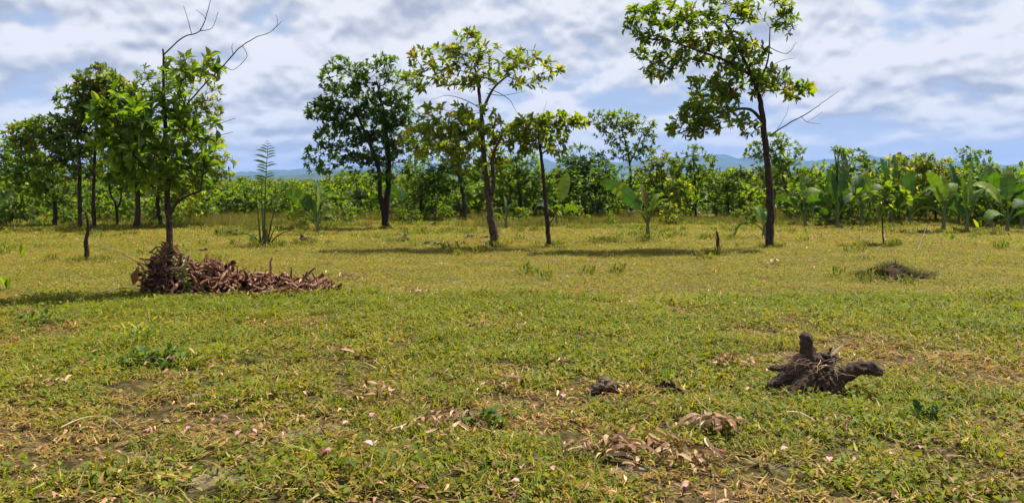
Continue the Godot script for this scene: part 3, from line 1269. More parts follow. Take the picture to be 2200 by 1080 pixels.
func build_trees() -> void:
	# the young tree growing out of the heap
	make_tree({name = "young_tree", label = "young large-leaved tree growing out of the brown root heap", base = [366, 628], leaf = 0.205, wide = 0.19, per = 9, dense = 2.7, pal = GREEN, single = 300, from = 0.45, twig = 0.005, limb = 0.03, bark = Color(0.12, 0.085, 0.06),
		trunk = [[366, 628, 0.055], [364, 525, 0.048], [360, 440, 0.042], [356, 340, 0.034], [352, 230, 0.027], [349, 105, 0.012]],
		forks = [[[364, 462, 0.024], [385, 430, 0.018, 0.1], [430, 410, 0.012, 0.2]], [[357, 330, 0.022], [310, 300, 0.014, 0.35], [250, 255, 0.010, 0.5]]],
		lobes = [[330, 270, 75, 55, 10, 0.15], [270, 255, 65, 45, 9, 0.35], [330, 350, 85, 50, 11, 0.1], [290, 320, 60, 50, 8, 0.4], [420, 290, 50, 50, 6, 0.0], [405, 350, 60, 30, 4, 0.1], [430, 140, 40, 30, 4, 0.0], [370, 180, 40, 40, 3, 0.1], [235, 230, 35, 30, 4, 0.4], [440, 340, 30, 30, 3, 0.0], [250, 300, 40, 30, 4, 0.3]],
		dead = [[[350, 118, 0.011], [392, 80, 0.009], [428, 66, 0.007], [446, 20, 0.005], [452, -10, 0.003]], [[428, 66, 0.006], [455, 60, 0.004], [468, 25, 0.003]], [[410, 72, 0.006], [402, 40, 0.004], [393, 12, 0.003]], [[428, 66, 0.005], [440, 40, 0.004], [420, 20, 0.003]],
			[[400, 225, 0.012], [440, 180, 0.010], [480, 140, 0.009], [510, 105, 0.008], [545, 82, 0.006], [580, 68, 0.004], [605, 45, 0.003]], [[585, 66, 0.003], [596, 50, 0.003], [592, 30, 0.002]], [[480, 140, 0.006], [500, 150, 0.004], [525, 130, 0.003]], [[500, 115, 0.005], [497, 100, 0.004], [501, 92, 0.002]], [[520, 98, 0.005], [530, 120, 0.004], [515, 140, 0.003]],
			[[445, 278, 0.006], [480, 262, 0.004], [505, 254, 0.003]], [[440, 300, 0.006], [475, 290, 0.004], [500, 283, 0.003]], [[398, 235, 0.012], [385, 190, 0.010], [400, 160, 0.007]]]})

	# yellowing tree in the middle
	make_tree({name = "leaning_tree", label = "tall sparse tree with yellowing leaves and a leaning forked trunk", base = [1066, 531], leaf = 0.20, wide = 0.19, per = 8, dense = 3.5, pal = YELLOWING, single = 300, from = 0.55, twig = 0.005, limb = 0.05, bark = Color(0.16, 0.11, 0.075),
		trunk = [[1066, 531, 0.12], [1054, 470, 0.095], [1046, 400, 0.072], [1038, 320, 0.056], [1036, 250, 0.046], [1029, 195, 0.04], [1020, 140, 0.02]],
		forks = [[[1050, 440, 0.07], [1060, 395, 0.055, 0.1], [1058, 340, 0.04, 0.2], [1078, 290, 0.02, 0.3]], [[1036, 240, 0.04], [1060, 190, 0.028], [1095, 160, 0.016]]],
		lobes = [[935, 125, 55, 32, 10], [905, 165, 38, 30, 6], [1005, 105, 42, 30, 8], [1010, 75, 14, 10, 2], [1075, 128, 55, 28, 8], [1140, 130, 50, 22, 7], [1180, 150, 25, 18, 3], [985, 165, 60, 28, 9], [1050, 165, 40, 20, 4], [1130, 180, 45, 15, 4],
			[960, 250, 60, 28, 11, 0.4], [1020, 255, 60, 28, 11, 0.2], [905, 300, 48, 30, 11, 0.4], [960, 305, 55, 28, 11, 0.3], [1060, 300, 45, 32, 10, -0.3], [1010, 290, 50, 30, 8, 0.6], [1105, 280, 35, 28, 5, 0.2], [1000, 350, 50, 20, 5, 0.5], [1085, 345, 35, 25, 4, 0.1]],
		dead = [[[1036, 235, 0.014], [1000, 215, 0.010], [960, 205, 0.006], [925, 215, 0.004]], [[1050, 190, 0.012], [1090, 210, 0.008], [1110, 240, 0.004]], [[1045, 200, 0.012], [1080, 205, 0.007], [1130, 195, 0.004]]]})
	make_tree({name = "slender_tree", label = "slender thin-trunked tree with a flat yellow-green crown", base = [1180, 531], leaf = 0.20, wide = 0.2, per = 8, dense = 4.4, pal = YELLOWING, single = 250, from = 0.72, twig = 0.0045, limb = 0.025, bark = Color(0.075, 0.055, 0.04),
		trunk = [[1180, 531, 0.065], [1174, 450, 0.05], [1166, 370, 0.042], [1160, 310, 0.034], [1156, 272, 0.018]],
		forks = [[[1176, 485, 0.022], [1188, 470, 0.016, 0.1], [1191, 455, 0.010, 0.15]]],
		lobes = [[1150, 262, 40, 20, 7], [1120, 275, 24, 20, 4], [1205, 255, 32, 16, 6], [1240, 262, 16, 14, 3], [1180, 290, 45, 22, 7], [1130, 310, 35, 20, 5], [1190, 325, 25, 12, 2], [1192, 452, 6, 6, 1]],
		dead = [[[1158, 285, 0.006], [1168, 240, 0.004], [1176, 215, 0.002]]]})
	# the big tree at the right
	make_tree({name = "broad_tree", label = "tall tree with a bare dark trunk and one-sided glossy crown", base = [1653, 531], leaf = 0.205, wide = 0.19, per = 8, dense = 4.3, pal = TURNING, single = 300, slim = 0.85, from = 0.6, twig = 0.0055, limb = 0.06, bark = Color(0.085, 0.06, 0.046),
		trunk = [[1653, 531, 0.12], [1656, 450, 0.105], [1651, 370, 0.095], [1643, 290, 0.085], [1634, 220, 0.075], [1618, 170, 0.06], [1590, 110, 0.04], [1560, 50, 0.025]],
		forks = [[[1640, 262, 0.055], [1612, 235, 0.042, 0.2], [1570, 238, 0.03, 0.4], [1520, 262, 0.018, 0.5]], [[1612, 160, 0.05], [1560, 130, 0.036, 0.3], [1490, 105, 0.024, 0.5], [1420, 80, 0.014, 0.5]], [[1625, 190, 0.035], [1650, 130, 0.025, -0.2], [1655, 60, 0.014, -0.3]]],
		lobes = [[1385, 45, 45, 35, 9], [1440, 25, 55, 32, 10], [1400, 100, 42, 28, 7], [1415, 150, 38, 20, 6], [1500, 60, 55, 45, 12], [1560, 20, 60, 35, 11], [1640, 20, 60, 30, 9], [1690, 45, 26, 30, 5], [1560, 100, 60, 38, 12], [1610, 125, 45, 32, 9], [1480, 115, 45, 30, 7],
			[1580, 175, 65, 35, 13], [1520, 190, 50, 28, 8], [1660, 170, 45, 25, 8], [1715, 195, 36, 18, 6], [1500, 245, 50, 22, 9, 0.4], [1475, 275, 40, 22, 7, 0.4], [1550, 255, 50, 26, 8, 0.3], [1540, 220, 60, 22, 8], [1600, 275, 30, 18, 2, 0.2]],
		dead = [[[1654, 293, 0.022], [1690, 268, 0.016], [1740, 240, 0.011], [1775, 215, 0.007], [1804, 195, 0.004]], [[1722, 250, 0.008], [1735, 262, 0.006], [1765, 266, 0.003]], [[1735, 262, 0.005], [1755, 250, 0.004], [1768, 240, 0.003]], [[1670, 280, 0.006], [1690, 245, 0.004], [1695, 225, 0.003]],
			[[1650, 100, 0.012], [1690, 115, 0.008], [1712, 90, 0.004]], [[1640, 150, 0.010], [1680, 130, 0.006], [1710, 125, 0.003]]]})

	# trees along the far edge of the clearing
	make_tree({name = "dense_tree", label = "dense dark green twin-trunked tree at the field edge", base = [826, 492], leaf = 0.17, wide = 0.23, per = 8, pal = DEEP, from = 0.5, twig = 0.005, limb = 0.05, bark = Color(0.05, 0.037, 0.03), dense = 4.8,
		trunk = [[829, 492, 0.16], [828, 465, 0.12], [834, 400, 0.10], [834, 330, 0.09], [825, 250, 0.06], [810, 180, 0.03]],
		forks = [[[826, 470, 0.10], [817, 420, 0.085, 0.2], [812, 360, 0.08, 0.3], [790, 300, 0.06, 0.4], [760, 230, 0.04, 0.4]]],
		lobes = [[735, 170, 55, 38, 26], [810, 155, 52, 26, 16], [850, 190, 45, 40, 22], [760, 215, 70, 38, 34], [700, 235, 42, 25, 16], [830, 235, 60, 40, 30], [780, 265, 75, 38, 36], [730, 290, 55, 28, 22], [850, 285, 55, 40, 26], [800, 320, 60, 35, 28], [695, 340, 46, 34, 20], [885, 330, 60, 32, 16], [840, 370, 50, 24, 10], [770, 350, 40, 22, 10], [680, 240, 30, 18, 8], [730, 135, 22, 16, 6], [825, 130, 30, 14, 6], [880, 250, 40, 30, 10]]})
	var edge := [
		{name = "edge_tree", label = "spreading tree at the field edge with thin straight trunk behind the post", base = [170, 492], leaf = 0.2, pal = TURNING,
			trunk = [[171, 492, 0.10], [170, 420, 0.085], [170, 360, 0.075], [166, 300, 0.05], [158, 250, 0.03]],
			lobes = [[60, 285, 45, 26, 18], [110, 275, 45, 26, 18], [150, 300, 55, 40, 26], [90, 325, 60, 30, 24], [180, 340, 40, 40, 16], [140, 215, 20, 25, 5], [160, 255, 35, 30, 12], [30, 290, 30, 22, 8], [120, 365, 50, 26, 12]]},
		{name = "edge_tree", label = "low bushy tree at the field edge with foliage hanging near the ground", base = [116, 488], leaf = 0.19, pal = GREEN,
			trunk = [[116, 488, 0.11], [117, 440, 0.09], [108, 390, 0.06], [95, 340, 0.03]],
			lobes = [[85, 370, 45, 30, 18], [130, 390, 50, 34, 22], [40, 330, 45, 28, 18], [20, 360, 45, 25, 16], [95, 420, 30, 20, 6], [150, 425, 30, 18, 6], [-10, 330, 40, 40, 12], [60, 395, 35, 22, 8]]},
		{name = "edge_tree", label = "tall narrow tree with large upright leaves behind the young tree", base = [200, 491], leaf = 0.26, pal = TURNING,
			trunk = [[201, 491, 0.10], [200, 420, 0.08], [203, 330, 0.06], [206, 240, 0.04], [210, 180, 0.02]],
			lobes = [[205, 170, 40, 26, 15], [180, 200, 32, 28, 10], [245, 195, 40, 30, 14], [215, 230, 45, 28, 14], [270, 215, 30, 28, 9], [190, 270, 38, 30, 12]]},
		{name = "edge_tree", label = "small tree with a forked trunk in the shade of the edge trees", base = [248, 488], leaf = 0.2, pal = GREEN,
			trunk = [[250, 488, 0.075], [250, 455, 0.065], [246, 435, 0.05], [236, 415, 0.04], [230, 370, 0.02]],
			forks = [[[249, 450, 0.05], [258, 430, 0.04, 0.1], [262, 380, 0.02, 0.1]]],
			lobes = [[240, 360, 45, 28, 16], [270, 370, 40, 28, 12], [225, 330, 40, 28, 10]]},
		{name = "edge_tree", label = "thick-trunked dark tree hidden behind the young tree crown", base = [292, 493], leaf = 0.21, pal = GREEN,
			trunk = [[291, 493, 0.15], [295, 450, 0.11], [295, 390, 0.10], [300, 300, 0.07], [310, 220, 0.03]],
			lobes = [[290, 330, 60, 40, 26], [330, 300, 60, 40, 22], [300, 260, 50, 35, 16], [340, 370, 50, 35, 18], [330, 180, 40, 35, 12], [280, 385, 35, 25, 10]]},
		{name = "edge_tree", label = "curved-trunk tree with a yellow-green crown reaching right over the scrub", base = [348, 489], leaf = 0.2, pal = YELLOWING,
			trunk = [[350, 489, 0.12], [340, 460, 0.10], [338, 420, 0.09], [350, 360, 0.07], [380, 280, 0.05], [400, 200, 0.03]],
			forks = [[[345, 400, 0.05], [390, 385, 0.04, 0.2], [440, 370, 0.02, 0.2]]],
			lobes = [[420, 190, 48, 45, 20], [440, 240, 32, 30, 12], [390, 150, 40, 30, 12], [430, 310, 40, 40, 16], [410, 370, 55, 30, 18], [470, 350, 28, 22, 8], [380, 410, 45, 22, 10], [445, 390, 30, 20, 6]]},
		{name = "edge_tree", label = "shady tree standing directly behind the leaning yellowing tree", base = [998, 474], leaf = 0.21, pal = DEEP,
			trunk = [[998, 474, 0.13], [996, 430, 0.11], [986, 380, 0.08], [980, 330, 0.05], [978, 290, 0.03]],
			lobes = [[950, 340, 42, 28, 18], [985, 310, 40, 30, 16], [960, 380, 45, 28, 18], [1010, 360, 38, 30, 14], [930, 285, 35, 30, 10], [940, 400, 30, 18, 8]]},
		{name = "edge_tree", label = "open-crowned pale green tree rising above the middle scrub", base = [1356, 466], leaf = 0.22, pal = BRIGHT,
			trunk = [[1357, 466, 0.11], [1356, 410, 0.09], [1353, 350, 0.07], [1345, 310, 0.05], [1335, 275, 0.03]],
			forks = [[[1354, 350, 0.05], [1372, 310, 0.035, 0.1], [1380, 285, 0.02, 0.1]]],
			lobes = [[1290, 255, 32, 16, 10], [1335, 255, 32, 16, 10], [1320, 285, 40, 18, 11], [1375, 270, 28, 20, 9], [1390, 300, 18, 22, 6], [1340, 325, 45, 18, 9], [1380, 330, 28, 18, 6], [1255, 258, 14, 10, 2]]},
		{name = "edge_tree", label = "bushy tree filling the gap behind the slender trunk", base = [1120, 470], leaf = 0.2, pal = GREEN,
			trunk = [[1120, 470, 0.10], [1118, 430, 0.08], [1112, 380, 0.05], [1110, 345, 0.025]],
			lobes = [[1090, 360, 36, 26, 12], [1130, 350, 34, 26, 12], [1110, 395, 45, 26, 12], [1150, 390, 32, 28, 9], [1075, 400, 30, 24, 7]]},
		{name = "edge_tree", label = "leafy round-topped tree left of the open-crowned pale tree", base = [1255, 468], leaf = 0.2, pal = DEEP,
			trunk = [[1256, 468, 0.10], [1255, 430, 0.085], [1252, 380, 0.05], [1250, 340, 0.03]],
			lobes = [[1250, 335, 34, 22, 12], [1225, 365, 34, 26, 12], [1285, 370, 36, 28, 13], [1250, 400, 48, 26, 14], [1300, 405, 30, 24, 8]]},
		{name = "edge_tree", label = "light yellowish tree right of the open-crowned pale tree", base = [1425, 468], leaf = 0.2, pal = YELLOWING,
			trunk = [[1426, 468, 0.08], [1425, 430, 0.065], [1422, 380, 0.04], [1420, 345, 0.02]],
			lobes = [[1415, 335, 24, 18, 7], [1440, 355, 28, 22, 9], [1400, 370, 28, 24, 9], [1430, 395, 40, 24, 11]]},
		{name = "edge_tree", label = "twiggy bright green tree between the slim tree and the dark trunk", base = [1565, 470], leaf = 0.2, pal = BRIGHT,
			trunk = [[1566, 470, 0.07], [1565, 435, 0.055], [1560, 395, 0.04], [1558, 375, 0.02]],
			lobes = [[1550, 385, 30, 18, 9], [1585, 390, 30, 20, 9], [1600, 370, 20, 14, 5], [1565, 415, 38, 18, 8]]},
		{name = "edge_tree", label = "shaggy green tree in the gap left of the leaning trunk", base = [905, 472], leaf = 0.2, pal = GREEN,
			trunk = [[905, 472, 0.08], [904, 435, 0.065], [908, 395, 0.04], [910, 370, 0.02]],
			lobes = [[900, 385, 30, 18, 8], [925, 395, 32, 22, 9], [890, 410, 28, 20, 7]]},
		{name = "edge_tree", label = "small slim tree among the scrub beside the broken post", base = [1494, 468], leaf = 0.21, pal = BRIGHT,
			trunk = [[1495, 468, 0.07], [1495, 420, 0.06], [1492, 370, 0.045], [1488, 335, 0.02]],
			lobes = [[1470, 348, 26, 18, 8], [1510, 350, 28, 18, 8], [1480, 378, 34, 18, 9], [1520, 385, 32, 20, 8], [1490, 325, 22, 12, 4]]},
		{name = "edge_tree", label = "rounded light green tree showing behind the bare dark trunk", base = [1694, 468], leaf = 0.21, pal = BRIGHT,
			trunk = [[1694, 468, 0.10], [1692, 420, 0.08], [1680, 370, 0.06], [1668, 330, 0.03]],
			lobes = [[1660, 305, 34, 20, 10], [1625, 325, 28, 18, 7], [1690, 330, 36, 26, 13], [1665, 355, 45, 24, 12], [1700, 375, 30, 24, 8]]},
		{name = "edge_tree", label = "scraggly small tree with drooping tufts under the dense dark tree", base = [768, 470], leaf = 0.19, pal = GREEN,
			trunk = [[769, 470, 0.04], [768, 430, 0.035], [765, 395, 0.025], [760, 370, 0.012]],
			lobes = [[745, 382, 24, 12, 5], [772, 380, 18, 12, 4]]},
		{name = "edge_tree", label = "pale yellowing treelet behind the right banana clump", base = [2010, 478], leaf = 0.22, pal = YELLOWING,
			trunk = [[2012, 478, 0.07], [2010, 430, 0.055], [2004, 380, 0.04], [1998, 350, 0.02]],
			lobes = [[1965, 345, 32, 14, 7], [2005, 352, 36, 18, 10], [2030, 375, 26, 22, 7], [1985, 380, 34, 18, 7]]},
		{name = "edge_tree", label = "wispy treelet with a tuft of leaves above the left banana leaves", base = [1822, 476], leaf = 0.22, pal = BRIGHT,
			trunk = [[1822, 476, 0.05], [1820, 420, 0.04], [1815, 360, 0.025], [1806, 325, 0.012]],
			lobes = [[1800, 322, 12, 8, 2], [1828, 335, 30, 12, 6], [1850, 350, 18, 12, 3], [1810, 370, 28, 16, 5]]}]
	for g in edge:
		g.per = 8
		g.dense = 5.0
		for l in g.lobes:
			l[2] *= 1.12
			l[3] *= 1.12
		g.wide = 0.2
		g.twig = 0.005
		g.slim = 0.78
		g.limb = 0.045
		g.from = g.get("from", 0.5)
		g.bark = Color(0.09, 0.068, 0.052)
		g.group = "trees along the far edge of the clearing"
		make_tree(g)
	# sapling with a thin stalk in front of the bananas
	make_tree({name = "sapling", label = "waist-high sapling with round leaves on a thin stalk before the bananas", base = [1900, 527], leaf = 0.24, wide = 0.30, per = 7, pal = BRIGHT, single = 80, from = 0.6, twig = 0.004, limb = 0.012, bark = Color(0.07, 0.055, 0.04),
		trunk = [[1900, 527, 0.020], [1897, 480, 0.018], [1896, 450, 0.014], [1898, 425, 0.010]],
		lobes = [[1865, 420, 24, 12, 3], [1900, 418, 20, 14, 3], [1930, 420, 24, 12, 3], [1880, 445, 30, 10, 3], [1920, 440, 24, 10, 2]]})

func build_scrub() -> void:
	var kinds := []
	var spec := [[901, 1.75, 0.95, 62, 0.27, BRIGHT], [902, 1.5, 1.15, 62, 0.26, BRIGHT], [903, 2.5, 1.2, 105, 0.26, GREEN], [904, 1.35, 0.8, 46, 0.28, BRIGHT], [905, 3.2, 1.5, 230, 0.22, DEEP], [906, 2.0, 1.0, 70, 0.27, YELLOWING]]
	for s in spec:
		kinds.append(bush(s[0], s[1], s[2], s[3], s[4], s[5], 7))
	var words := ["rounded bright green shrub", "wide spreading bright green shrub", "tall leafy green shrub", "small pale green shrub", "tall dense dark green bush", "yellowish green shrub"]
	var protos := []
	for k in 6:
		var t := Node3D.new()
		part("stem", kinds[k][0], t)
		tag(part("crown", kinds[k][1], t), "", "", "", "stuff")
		protos.append(t)
	# placed shrubs: [px, py of the foot, kind, scale]
	rng.seed = 4242
	var places := []
	for q in [[1262, 466, 4, 1.1], [1225, 470, 2, 1.0], [1300, 470, 4, 0.85], [1110, 468, 2, 0.8], [1075, 470, 0, 0.9], [1150, 466, 2, 0.9], [1420, 466, 2, 0.85], [1450, 470, 5, 0.9], [1540, 468, 2, 0.8], [1580, 466, 0, 1.0], [1620, 466, 1, 1.0],
			[900, 472, 0, 0.7], [935, 472, 4, 0.62], [970, 470, 3, 0.9], [20, 484, 2, 0.8], [60, 486, 0, 0.7], [-30, 482, 4, 0.7], [150, 480, 3, 0.8], [220, 478, 1, 0.75], [270, 480, 3, 0.8], [320, 478, 1, 0.8], [370, 476, 0, 0.8],
			[1745, 474, 2, 0.95], [1780, 478, 0, 1.1], [1840, 480, 2, 0.95], [1880, 476, 5, 1.1], [1930, 474, 0, 1.25], [1975, 472, 5, 1.25], [2040, 476, 2, 0.95], [2090, 482, 2, 0.95], [2130, 486, 4, 0.72], [2175, 486, 2, 1.0], [2215, 482, 0, 1.2], [2150, 476, 0, 1.3], [1700, 472, 1, 0.9], [1860, 484, 4, 0.5], [2000, 470, 1, 1.0], [1800, 484, 4, 0.45],
			[440, 470, 3, 0.8], [480, 466, 1, 0.85], [520, 464, 0, 0.9], [560, 462, 1, 0.95], [600, 464, 3, 0.9], [640, 462, 0, 0.9], [690, 464, 1, 0.85], [730, 466, 3, 0.9], [860, 466, 1, 0.85], [900, 462, 0, 0.9]]:
		places.append([on_ground(q[0], q[1]), q[2], q[3]])
	for d in [40.0, 44.0, 49.0, 55.0, 62.0, 70.0]:
		var x: float = -d * 0.68
		while x < d * 0.68:
			var k: int = [0, 1, 3, 0, 1, 5, 2][rng.randi_range(0, 6)]
			var p := Vector3(x + rf(-0.6, 0.6), 0, -d + rf(-1.6, 1.6))
			p.y = ground_y(p.x, p.z)
			var px := CX + p.x / -p.z * F
			var gap := 1.0 if (px > 470 and px < 730) or (px > 850 and px < 940) else 0.0
			var tallest: float = (1.6 + 0.005 * d) * lerpf(rf(0.7, 1.45), rf(0.62, 1.02), gap)
			places.append([p, k, tallest / float(spec[k][1])])
			x += rf(1.6, 4.2)
	for k in 60:
		var p := on_ground(rf(-60, 2260), rf(466, 488))
		places.append([p, [0, 1, 3, 5][rng.randi_range(0, 3)], rf(0.22, 0.5)])
	var marks := []
	for m in [[829, 492, "the dense twin-trunked tree"], [998, 474, "the shady tree"], [1356, 466, "the open-crowned pale tree"], [1494, 468, "the small slim tree"], [1694, 468, "the rounded light tree"], [170, 492, "the spreading edge tree"], [116, 488, "the low bushy tree"], [200, 491, "the tall narrow tree"], [292, 493, "the thick-trunked dark tree"], [348, 489, "the curved-trunk tree"], [768, 470, "the scraggly small tree"], [2010, 478, "the pale yellowing treelet"], [1822, 476, "the wispy treelet"],
			[1196, 488, "the upright banana leaf"], [1088, 492, "the curled-leaf banana plant"], [1247, 484, "the bent-leaf banana plant"], [1915, 474, "the torn dark banana"], [2078, 496, "the glossy upright bananas"], [2165, 494, "the silvery drooping banana leaves"], [2110, 470, "the narrow dark banana leaves"], [10, 486, "the half-hidden banana plant"], [1730, 478, "the pale broad banana leaves"]]:
		marks.append([on_ground(m[0], m[1]), m[2]])
	var cnt := 0
	for q in places:
		var t: Node3D = protos[q[1]].duplicate()
		t.name = numbered("shrub")
		add_child(t)
		t.position = q[0]
		t.rotation.y = rf(0, TAU)
		var sc: float = q[2]
		t.scale = Vector3(sc, sc * rf(0.85, 1.12), sc)
		var far: bool = q[0].z < -39.0
		var by := ""
		if not far:
			var nearest := 3.2
			for m in marks:
				var gap: float = Vector2(m[0].x - q[0].x, (m[0].z - q[0].z) * 0.4).length()
				if gap < nearest:
					nearest = gap
					by = m[1]
		tag(t, words[q[1]] + (" in the thick scrub beyond the clearing" if far else " on the scrub edge beside " + by if by else " on the front edge of the scrub"), "shrub", "shrubs in the scrub beyond the clearing" if far else "shrubs on the front edge of the scrub")
		cnt += 1
	print("shrubs ", cnt)
	# treelets standing out of the scrub
	var heads := []
	for k in 4:
		heads.append(treelet(950 + k, [BRIGHT, GREEN, YELLOWING, DEEP][k]))
	for k in 58:
		var d2 := rf(38, 90)
		var p := Vector3(rf(-0.66, 0.66) * d2, 0, -d2)
		p.y = ground_y(p.x, p.z)
		var v := rng.randi_range(0, 3)
		var sc := rf(0.7, 1.15) * (0.5 if absf(p.x + d2 * 0.27) < d2 * 0.11 else 1.0)
		var t := thing("scrub_treelet", ["thin bright green treelet", "thin mid green treelet", "thin yellowish treelet", "thin dark green treelet"][v] + " standing out of the far scrub", "tree", p, "treelets standing out of the scrub")
		part("trunk", heads[v][0], t)
		tag(part("crown", heads[v][1], t), "", "", "", "stuff")
		t.rotation.y = rf(0, TAU)
		t.scale = Vector3.ONE * sc
	for t in protos:
		t.free()
	# the scrub farther off reads as one mass
	var mass := Node3D.new()
	mass.name = "far_scrub"
	add_child(mass)
	tag(mass, "far green scrub running to the foot of the hills", "scrub", "", "stuff")
	var xs := [[], [], [], []]
	var cs := [[], [], [], []]
	var d := 78.0
	while d < 1500.0:
		var stp := 2.2 + d * 0.018
		var x := -d * 0.72
		while x < d * 0.72:
			var v := rng.randi_range(0, 3)
			var p := Vector3(x + rf(-0.5, 0.5) * stp, 0, -d + rf(-0.5, 0.5) * stp)
			p.y = ground_y(p.x, p.z)
			var sc: float = rf(0.7, 1.0) * (1.6 + d * 0.0035) / float(spec[[0, 1, 2, 5][v]][1])
			if rng.randf() < 0.02:
				sc *= 1.5
			xs[v].append(Transform3D(Basis(Vector3.UP, rf(0, TAU)).scaled(Vector3(maxf(sc, 0.9) * 1.2, sc, maxf(sc, 0.9) * 1.2)), p))
			var k := rf(0.85, 1.12)
			cs[v].append(Color(k, k, k))
			x += stp
		d += stp * 1.1
	for v in 4:
		tag(copies("bushes", kinds[[0, 1, 2, 5][v]][1], xs[v], cs[v], mass), "", "", "", "stuff")

func build_bananas() -> void:
	# [px, py, label, stem height, leaves]
	banana("banana_plant", "banana plant with one long arched blue-green leaf over the grass", on_ground(1392, 520), 0.55, [
		[175, 60, 0.45, 1.25, 0.19, 0.25, 0.05, 3, 1.25], [140, 82, 0.45, 0.55, 0.09, 0.4, 0.3, 4], [30, 76, 0.4, 0.5, 0.08, 0.5, 0.3, 2], [200, 62, 0.3, 0.5, 0.08, 1.6, 0.3, 4], [350, 70, 0.35, 0.5, 0.07, 0.8, 0.2, 2]])
	banana("banana_plant", "banana clump with broad cut leaves beside the feather palm", on_ground(682, 505), 0.35, [
		[165, 62, 0.55, 0.95, 0.25, 0.5, 0.1, 0, 1.25], [110, 80, 0.85, 0.65, 0.24, 0.9, 0.1, 3, 1.1], [100, 80, 0.35, 0.85, 0.17, 0.4, 0.1, 2, 1.3], [150, 74, 0.3, 0.8, 0.2, 0.5, 0.1, 1, 1.2], [175, 50, 0.55, 0.5, 0.13, 1.6, 0.2, 2], [40, 66, 0.6, 0.3, 0.06, 1.2, 0.4, 4], [70, 75, 0.5, 0.5, 0.12, 0.9, 0.1, 0], [200, 40, 0.5, 0.25, 0.05, 1.4, 0.4, 4], [20, 60, 0.3, 0.4, 0.05, 1.2, 0.3, 1]])
	banana("banana_plant", "banana plant with a single hanging ribbed leaf beside the twin trunks", on_ground(868, 482), 0.3, [
		[160, 86, 0.75, 0.5, 0.17, 0.6, 0.05, 3, 1.45], [150, 80, 0.9, 0.95, 0.28, 2.9, 0.12, 3, 1.1]])
	banana("banana_plant", "small banana plant with curled leaves right of the leaning trunk", on_ground(1088, 492), 0.3, [
		[160, 62, 0.4, 0.55, 0.15, 1.5, 0.0, 3, 0.5], [110, 78, 0.5, 0.5, 0.16, 0.6, 0.0, 3, 1.0], [150, 55, 0.25, 0.6, 0.14, 1.2, 0.0, 2, 0.8], [60, 70, 0.4, 0.5, 0.14, 1.0, 0.1, 0]])
	banana("banana_plant", "banana plant with one upright yellow-green leaf behind the slender trunk", on_ground(1196, 488), 0.4, [
		[40, 76, 0.6, 1.0, 0.2, 0.25, 0.1, 2, 1.1], [150, 58, 0.5, 0.8, 0.13, 1.5, 0.1, 3], [60, 60, 0.3, 0.3, 0.09, 0.5, 0, 2]])
	banana("banana_plant", "short banana plant with a bent yellow-green leaf in the scrub edge", on_ground(1247, 484), 0.25, [
		[165, 72, 0.3, 0.65, 0.15, 1.7, 0.0, 2, 0.8], [30, 50, 0.15, 0.4, 0.09, 1.0, 0.1, 2], [190, 45, 0.15, 0.35, 0.08, 0.9, 0.1, 2]])
	banana("banana_plant", "low banana plant with a drooping leaf left of the bare dark trunk", on_ground(1642, 512), 0.25, [
		[172, 48, 0.4, 0.8, 0.13, 1.9, 0.25, 3, 0.3], [120, 78, 0.3, 0.5, 0.11, 0.7, 0.1, 1], [60, 72, 0.3, 0.4, 0.1, 1.0, 0.1, 0]])
	# the clump at the right
	var g := "banana plants in the right-hand clump"
	banana("banana_plant", "banana plant with tall upright paddle leaves rising above the scrub", on_ground(1800, 492), 0.45, [
		[120, 78, 0.6, 1.15, 0.24, 0.35, 0.1, 0, 1.3], [80, 82, 1.0, 1.5, 0.27, 0.2, 0.2, 0, 1.4], [50, 76, 0.9, 1.3, 0.22, 0.3, 0.15, 0, 1.2], [160, 64, 0.5, 0.9, 0.2, 0.9, 0.1, 1, 0.8], [170, 52, 0.5, 0.9, 0.2, 1.2, 0.1, 3, 0.5], [20, 62, 0.6, 0.9, 0.18, 1.0, 0.15, 3], [100, 84, 1.2, 1.1, 0.13, 0.2, 0.2, 0, 1.2]], g)
	banana("banana_plant", "banana plant with pale broad leaves near the rounded light tree", on_ground(1730, 488), 0.4, [
		[110, 80, 0.8, 0.95, 0.22, 0.3, 0.05, 3, 1.3], [160, 60, 0.5, 0.9, 0.2, 1.1, 0.1, 3, 0.6], [40, 70, 0.6, 0.9, 0.2, 0.8, 0.1, 1], [20, 55, 0.4, 0.8, 0.17, 1.3, 0.15, 0]], g)
	banana("banana_plant", "banana plant with torn dark leaves standing behind the sapling", on_ground(1915, 482), 0.7, [
		[60, 80, 1.1, 1.0, 0.28, 0.3, 0.5, 0, 1.3], [110, 76, 1.0, 1.0, 0.24, 0.4, 0.5, 3, 1.2], [150, 66, 0.7, 0.8, 0.18, 0.9, 0.3, 0], [20, 68, 0.9, 0.9, 0.2, 0.8, 0.3, 3]], g)
	banana("banana_plant", "banana plant arching left over the grass with a brown spent leaf", on_ground(2028, 500), 0.55, [
		[160, 58, 0.45, 1.3, 0.2, 1.25, 0.3, 0, 0.4], [150, 66, 0.5, 1.1, 0.15, 1.5, 0.4, 4, 0.5], [120, 76, 0.6, 1.0, 0.26, 0.5, 0.05, 2, 1.2], [40, 72, 0.5, 0.8, 0.18, 0.8, 0.1, 1], [175, 40, 0.4, 0.8, 0.13, 1.3, 0.3, 2], [80, 80, 0.6, 0.8, 0.16, 0.4, 0.1, 2]], g)
